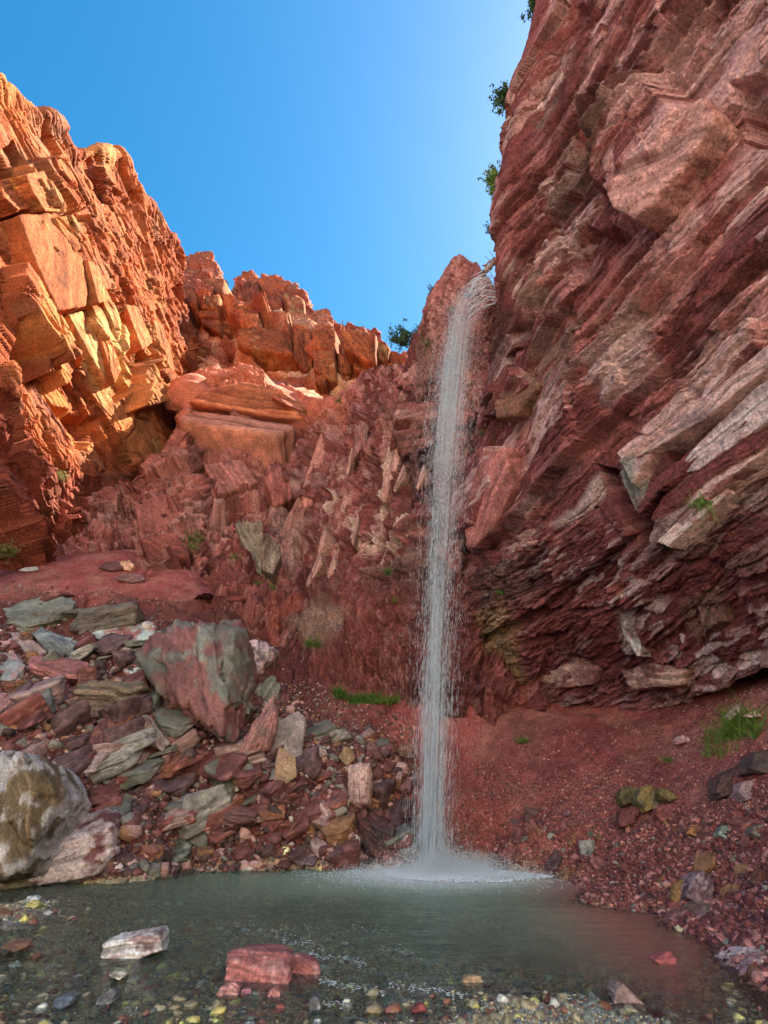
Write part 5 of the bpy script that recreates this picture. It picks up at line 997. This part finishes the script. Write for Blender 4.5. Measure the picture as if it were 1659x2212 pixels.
# the stream sliding over the brink: twisted ropes of water
Vv, Ff = [], []; nseg = 16
for i in range(30):
    f = i/29; x0, y0 = 1062+10*f+rng.normal(0, 2), 585+72*f; x1, y1 = 1024-16*f+rng.normal(0, 7), 600+84*f+rng.normal(0, 6)
    r0 = rng.uniform(.03, .08); base = len(Vv)
    for s in range(nseg+1):
        t = s/nseg; x = x0+(x1-x0)*t; y = y0+(y1-y0)*t - 10*math.sin(t*3.1)*(1-f*.4) + 2.5*math.sin(t*9+i*2.3)
        c = at(x, y, 18.0-.7*t-.25*f+.08*math.sin(t*7+i))-np.array([FALL[0], FALL[1], 0]); rr = r0*(1-.55*t)
        for k in range(6):
            a = k*math.pi/3; Vv.append(c+rr*np.array([math.cos(a)*.5, math.sin(a)*.5, math.sin(a)+.3*math.cos(a)]))
    for s in range(nseg):
        for k in range(6):
            a, b = base+s*6+k, base+s*6+(k+1) % 6; Ff.append([a, b, b+6]); Ff.append([a, b+6, a+6])
link('brink_flow', tri_mesh('brink_flow', Vv, Ff, smooth=True), M_SHEET, parent=fall)
# the soft veil of fine mist that hangs in the fall and over its foot
def mist_mat(name, dens):
    m = bpy.data.materials.new(name); m.use_nodes = True; t = m.node_tree; N = t.nodes; N.clear(); o = N.new('ShaderNodeOutputMaterial')
    v = N.new('ShaderNodeVolumePrincipled'); v.inputs['Color'].default_value = (.86, .95, 1, 1); v.inputs['Density'].default_value = dens; v.inputs['Anisotropy'].default_value = .2
    t.links.new(v.outputs[0], o.inputs['Volume']); return m
pys = np.linspace(640, 1880, 40)
for sc_, dn_ in ((1.25, .08), (.9, .15), (.55, .25)):
    Vv, Ff = [], []
    for s, py in enumerate(pys):
        px, Y, hw = fall_pt(py); r_m = hw/FPX*Y*.75*sc_*(1-.2*sstep(py, 1000, 1300))*(.5+.5*sstep(py, 600, 760)); c_ = at(px, py, Y)-np.array([FALL[0], FALL[1], 0])
        for k in range(14): a = 6.283*k/14; Vv.append(c_+np.array([math.cos(a)*r_m, math.sin(a)*r_m*.8, 0]))
    for s in range(39):
        for k in range(14): a, b_ = s*14+k, s*14+(k+1) % 14; Ff += [[a, b_, b_+14], [a, b_+14, a+14]]
    for e0, sg_ in ((0, 1), (39*14, -1)):
        Vv.append(np.mean(Vv[e0:e0+14], 0)); m_ = len(Vv)-1
        for k in range(14): Ff.append([e0+(k+1) % 14, e0+k, m_][::sg_])
    me_ = tri_mesh('mist', Vv, Ff); bm = bmesh.new(); bm.from_mesh(me_); bmesh.ops.remove_doubles(bm, verts=bm.verts, dist=1e-5); bmesh.ops.recalc_face_normals(bm, faces=bm.faces); bm.to_mesh(me_); bm.free()
    link('mist', me_, mist_mat('mist', dn_), parent=fall, kind='stuff')
V0, F0 = ICO[4]
for sx_, sz_, dn_ in ((2.3, .34, .07), (1.6, .42, .10), (.9, .5, .16)):
    link('mist', tri_mesh('mist', V0*np.array([sx_, sx_*.6, sz_])+np.array([.35, -.1, .05]), F0), mist_mat('foot_mist', dn_), parent=fall, kind='stuff')
# splash ring and drifting spray over the pool
n = 34000; a = rng.uniform(0, 6.283, n); r = np.abs(rng.normal(0, 1, n))**1.1*1.25; r = np.clip(r, 0, 4.2)
x = FALL[0]+np.cos(a)*r*np.where(np.cos(a) > 0, 1.25, .8); y = FALL[1]+np.sin(a)*r*.75; hgt = rng.exponential(1, n)*.17*np.exp(-r/1.9)+.01
P = np.stack([x-FALL[0], y-FALL[1], hgt], -1); D = rng.normal(0, 1, (n, 3)); D[:, 2] = np.abs(D[:, 2])+.4; D /= np.linalg.norm(D, axis=1, keepdims=True)
keep = ground_base(x, y) < .1
drops('splash', P[keep], D[keep], rng.uniform(.015, .05, n)[keep], rng.uniform(.005, .013, n)[keep], M_MIST, fall)
n = 12000; a = rng.uniform(0, 6.283, n); r = np.sqrt(rng.uniform(0, 1, n))*(1.9+.8*np.cos(a)); x = FALL[0]+np.cos(a)*r; y = FALL[1]+np.sin(a)*r*.8-.1
keep = (ground_base(x, y) < 0) & (rng.uniform(size=n) < np.exp(-r/2.4)*(.4+.9*sstep(fbm(np.stack([x, y*2, 0*x], -1), .35, 820), -.2, .4)))
P = np.stack([x-FALL[0], y-FALL[1], np.full(n, .02)], -1)[keep]; D = rng.normal(0, 1, (keep.sum(), 3)); D[:, 2] *= .15; D /= np.linalg.norm(D, axis=1, keepdims=True)
drops('foam', P, D, rng.uniform(.04, .13, n)[keep], rng.uniform(.015, .045, n)[keep], M_MIST, fall)

# thin lines of foam drifting over the pool
Vv = []
for (x0, y0, x1, y1, n_) in ((612, 2030, 700, 2046, 260), (668, 2058, 790, 2082, 420), (690, 2118, 830, 2142, 420), (560, 2010, 620, 2016, 90), (840, 2126, 1010, 2150, 420), (760, 2000, 850, 2012, 120), (700, 2165, 760, 2172, 120), (820, 2046, 900, 2060, 120), (1220, 2150, 1280, 2160, 60), (500, 1990, 560, 1994, 60)):
    n_ = int(n_*.28); t = rng.uniform(0, 1, n_)**1.3; px = x0+(x1-x0)*t; py = y0+(y1-y0)*t+rng.normal(0, 5, n_)+2*np.sin(t*8); d = ray(px, py); Vv.append(CAM+d*((.02-1.6)/d[:, 2])[:, None])
P = np.concatenate(Vv)-np.array([FALL[0], FALL[1], 0]); D = rng.normal(0, 1, P.shape); D[:, 2] *= .1; D[:, 0] += 1; D /= np.linalg.norm(D, axis=1, keepdims=True)
drops('foam_lines', P, D, rng.uniform(.01, .04, len(P)), rng.uniform(.004, .009, len(P)), M_DROP, fall)

# ================================================================== PLANTS
def leaf_mat(name, c, c2):
    m = bpy.data.materials.new(name); m.use_nodes = True; t = m.node_tree; N = t.nodes; L = t.links
    b = N['Principled BSDF']; b.inputs['Roughness'].default_value = .6
    g_ = N.new('ShaderNodeNewGeometry'); mx = N.new('ShaderNodeMix'); mx.data_type = 'RGBA'
    mx.inputs[6].default_value = (*c, 1); mx.inputs[7].default_value = (*c2, 1); L.new(g_.outputs['Random Per Island'], mx.inputs[0]); L.new(mx.outputs[2], b.inputs['Base Color'])
    tl = N.new('ShaderNodeBsdfTranslucent'); L.new(mx.outputs[2], tl.inputs[0]); ms = N.new('ShaderNodeMixShader'); ms.inputs[0].default_value = .3
    L.new(b.outputs[0], ms.inputs[1]); L.new(tl.outputs[0], ms.inputs[2]); L.new(ms.outputs[0], N['Material Output'].inputs[0]); return m
M_LEAF = leaf_mat('leaf', lin(86, 118, 44), lin(130, 158, 70)); M_DULL = leaf_mat('dry_leaf', lin(104, 116, 60), lin(150, 148, 88)); M_FERN = leaf_mat('bright_leaf', lin(66, 116, 44), lin(110, 142, 62)); M_DARK = leaf_mat('dark_leaf', lin(46, 78, 50), lin(80, 112, 62))
M_TWIG = rock_mat('twig_bark', fine=.005, bump=.3)
def tube(pts, r0, r1, k=5):
    V, F = [], []; n = len(pts)
    for i, p in enumerate(pts):
        d = np.array(pts[min(i+1, n-1)])-np.array(pts[max(i-1, 0)]); d = d/(np.linalg.norm(d)+1e-9); sx = np.cross(d, [.31, .9, .2]); sx /= np.linalg.norm(sx); sy = np.cross(d, sx); r = r0+(r1-r0)*i/(n-1)
        for j in range(k): a = 6.283*j/k; V.append(np.array(p)+r*(sx*math.cos(a)+sy*math.sin(a)))
    for i in range(n-1):
        for j in range(k): F.append([i*k+j, i*k+(j+1) % k, (i+1)*k+(j+1) % k, (i+1)*k+j])
    return V, F
def merge(parts):
    V, F = [], []
    for v, f in parts: F += [[q+len(V) for q in t] for t in f]; V += list(v)
    return np.array(V), np.array(F)
def plant_root(name, label, cat, loc, group=None):
    r = bpy.data.objects.new(name, None); C.objects.link(r); r.location = loc; r['label'] = label; r['category'] = cat
    if group: r['group'] = group
    return r
def bush(label, loc, size, mat, seed, outdir=(0, 0, 1), n=900, stretch=(1, 1, 1), leaf=.05):
    r = np.random.default_rng(seed); root = plant_root('bush', label, 'bush', loc); tw = []; tips = []
    od = np.array(outdir, float); od /= np.linalg.norm(od)
    for i in range(13):
        d = od+r.normal(0, .55, 3); d /= np.linalg.norm(d); L_ = size*r.uniform(.5, 1.0); pts = []
        bend = r.normal(0, .18, 3)
        for s in range(6): t = s/5; pts.append((d*t*L_+bend*size*t*t)*np.array(stretch))
        tw.append(tube(pts, size*.022, size*.006)); tips += pts[2:]
    for p in list(tips):
        q = p+r.normal(0, .2, 3)*size; tw.append(tube([p, (p+q)/2+r.normal(0, .03, 3)*size, q], size*.008, size*.003, 4)); tips.append(q)
    V, F = merge(tw); link('twigs', tri_mesh('twigs', V, F, np.tile(lin(90, 66, 50), (len(V), 1))), M_TWIG, parent=root)
    tips = np.array(tips); c = tips[r.integers(0, len(tips), n)]+r.normal(0, .07, (n, 3))*size; a = r.normal(0, 1, (n, 3)); a /= np.linalg.norm(a, axis=1, keepdims=True); b = np.cross(a, r.normal(0, 1, (n, 3))); b /= np.linalg.norm(b, axis=1, keepdims=True)
    l = (leaf*r.uniform(.6, 1.4, n))[:, None]; V = np.stack([c-a*l, c+b*l*.4, c+a*l, c-b*l*.4], 1).reshape(-1, 3); F = np.arange(n*4).reshape(-1, 4)
    link('leaves', tri_mesh('leaves', V, F), mat, parent=root); return root
def grass(name, label, cat, loc, size, mat, seed, n=120, up=(0, -.2, 1), spread=.5, wid=.012, pts=None, group=None):
    r = np.random.default_rng(seed); root_loc = np.array(loc, float); V, F = [], []
    for i in range(n):
        b0 = r.normal(0, spread*size*.4, 3)*np.array([1, .6, .15]) if pts is None else np.array(pts[i % len(pts)])-root_loc+r.normal(0, .04, 3)*np.array([1, 1, .1])
        d = np.array(up, float)+r.normal(0, .45, 3); d /= np.linalg.norm(d); L_ = size*r.uniform(.4, 1); sd_ = np.cross(d, r.normal(0, 1, 3)); sd_ /= np.linalg.norm(sd_); w_ = wid*r.uniform(.6, 1.4); k = len(V); dr = r.normal(0, .25, 3)*size-np.array([0, 0, .25*size])
        for s in range(4):
            t = s/3; c = b0+d*L_*t+dr*t*t; ww = w_*(1-t*.85); V += [c-sd_*ww, c+sd_*ww]
        for s in range(3): F.append([k+2*s, k+2*s+1, k+2*s+3, k+2*s+2])
    me = tri_mesh(name, np.array(V), F); o = link(name, me, mat, label=label, cat=cat, group=group); o.location = root_loc; return o
def hp(px, py, off=.05, names=None):
    h_ = hit(px, py, names)
    if h_ is None: return at(px, py, 20), np.array([0, -1, .2])
    n = np.array(h_[1]); d = ray(px, py); n = n if n@d < 0 else -n
    return np.array(h_[0])+n*off, n
# bushes on the skyline of the right cliff and in the notch
b0, _ = hp(880, 745); bush('leafy bush leaning out of the notch at the top of the middle cliff', at(876, 748, 24.6), 1.15, M_DARK, 1, (-.5, -.2, .8), 1500, leaf=.085)
bush('sparse low bush behind the leafy bush at the notch', at(902, 728, 24.9), .6, M_DARK, 2, (-.3, -.1, 1), 500, leaf=.06)
def sky_edge(py, d=6):
    for x in range(980, 1300):
        h_ = hit(x, py, ('cliff_right',))
        if h_ is not None: return x, h_[0][1]
for (py, s, m, lab, sd_) in ((392, .95, M_LEAF, 'yellow-green bush on the outer edge of the right cliff halfway up the sky', 3), (205, .95, M_DARK, 'dark leafy bush on the right cliff edge above the yellow-green one', 4), (492, .35, M_DARK, 'tiny sprig on the right cliff edge just above the waterfall notch', 5), (6, .75, M_DARK, 'bush on the right cliff edge at the top of the view', 6)):
    x, Y = sky_edge(py); bush(lab, at(x+6, py, Y+.25), s, m, sd_, (-1, .1, -.15), 1100 if s > .5 else 220, leaf=.075 if s > .5 else .05, stretch=(.6, .6, 1.3))
bush('sparse sprig on the skyline of the pointed ridge left of the waterfall', at(938, 628, 22.6), .4, M_DARK, 7, (-1, 0, .5), 120, leaf=.05)
p, nn_ = hp(412, 1180); bush('grey-green bush growing on the red rock above the terrace', p, .95, M_DULL, 8, (.05, -.3, 1), 1500, leaf=.055)
p, nn_ = hp(6, 1205); bush('dry yellowish bush at the left edge above the terrace', p, .8, M_DULL, 9, (.1, -.3, 1), 900, leaf=.06)
p, _ = hp(134, 1040); bush('faint grey-green bush low on the left cliff', p, .7, M_DULL, 10, (.2, -.3, 1), 300, leaf=.05)
for (px, py, s, n_, m, lab, sd_) in (
  (590, 1272, .5, 110, M_LEAF, 'green grass tuft on the red rock left of centre', 20), (555, 1262, .4, 60, M_LEAF, 'thin grass tuft beside the green one left of centre', 21), (686, 1228, .36, 140, M_LEAF, 'low round green plant on the middle cliff', 22),
  (846, 1236, .5, 140, M_FERN, 'bright green plant in a cleft just left of the waterfall', 23), (676, 1392, .6, 110, M_FERN, 'drooping green tuft low on the middle cliff', 24), (850, 1300, .3, 60, M_LEAF, 'small dull tuft below the bright green plant', 25),
  (1086, 1285, .35, 120, M_FERN, 'small green plant on the dark wall right of the waterfall', 26), (1130, 1606, .3, 80, M_FERN, 'small green plant on the red soil under the right cliff', 27), (975, 668, .4, 60, M_DULL, 'dry tuft on the ridge beside the top of the waterfall', 28),
  (928, 742, .5, 80, M_DULL, 'dry tuft on the smooth rock left of the waterfall', 29), (1112, 872, .5, 90, M_DULL, 'yellowish tuft on the ledge right of the waterfall', 30), (1040, 940, .4, 60, M_DULL, 'small dry tuft below the ledge right of the waterfall', 31),
  (1520, 1085, .4, 90, M_LEAF, 'dark green mossy tuft under the big overhanging slab', 32), (655, 890, .5, 60, M_DULL, 'dry tuft under the orange ledge', 33), (735, 868, .45, 70, M_DULL, 'grey tuft at the top of the middle cliff', 34),
  (505, 1205, .35, 50, M_LEAF, 'thin tuft beside the flat grey-brown plate in the cliff', 35), (1450, 1648, .22, 50, M_LEAF, 'tiny tuft alone on the red soil slope', 36)):
    p, nn_ = hp(px, py); grass('grass_tuft', lab, 'plant', p, s, m, sd_, n_, up=nn_*.5+np.array([0, 0, .7]), wid=.014, spread=.7)
def strip(name, label, pxs, s, n_, m, sd_, cat='grass', wid=.02):
    pts = [hp(x, y, .0)[0] for x, y in pxs]; return grass(name, label, cat, pts[0], s, m, sd_, n_, pts=pts, wid=wid)
r_ = np.random.default_rng(5)
strip('fern', 'upright green fern at the left end of the green strip at the cliff foot', [(735+r_.normal(0, 6), 1506+r_.normal(0, 3)) for _ in range(20)], .6, 170, M_FERN, 40, 'plant')
strip('grass_strip', 'long green strip of plants at the foot of the middle cliff', [(r_.uniform(752, 815), 1516+r_.normal(0, 3)) for _ in range(60)], .38, 700, M_FERN, 41)
strip('grass_patch', 'bright grass patch at the right end of the green strip at the cliff foot', [(r_.uniform(808, 858), 1516+r_.normal(0, 3)) for _ in range(40)], .42, 420, M_LEAF, 42)
strip('grass_patch', 'fresh green grass patch under the pinkish-white slabs on the right slope', [(r_.uniform(1565, 1635), r_.uniform(1552, 1600)) for _ in range(80)], .62, 620, M_LEAF, 43, wid=.012)
strip('grass_patch', 'thin hanging grass left of the fresh green patch on the right slope', [(r_.uniform(1520, 1590), r_.uniform(1580, 1640)) for _ in range(60)], .5, 260, M_LEAF, 44, wid=.008)
strip('grass_patch', 'small leafy plant on the dark grey rock at the right edge', [(r_.uniform(1612, 1650), r_.uniform(1652, 1672)) for _ in range(30)], .14, 220, M_FERN, 45, wid=.012)
# the dead trunk and stick jammed over the brink
def log(label, p0, p1, r0, r1, sd_):
    r = np.random.default_rng(sd_); root = plant_root('dead_trunk', label, 'log', p0); d = (p1-p0); n = 8
    pts = [d*i/n+r.normal(0, .03, 3) for i in range(n+1)]; V, F = tube(pts, r0, r1, 8); link('stem', tri_mesh('stem', V, F, np.tile(lin(150, 120, 104), (len(V), 1))), M_TWIG, parent=root)
    tw = [tube([pts[k], pts[k]+r.normal(0, .2, 3)+np.array([-.1, 0, .2])], r1*.6, r1*.2, 5) for k in (4, 6, 7)]; V, F = merge(tw); link('branches', tri_mesh('branches', V, F, np.tile(lin(110, 84, 70), (len(V), 1))), M_TWIG, parent=root)
log('pale dead trunk sloping over the brink of the waterfall', at(1042, 590, 18.2), at(1076, 562, 18.0), .13, .10, 50)
log('thin dark stick above the pale trunk at the brink', at(1046, 574, 18.2), at(1076, 552, 18.0), .05, .03, 51)
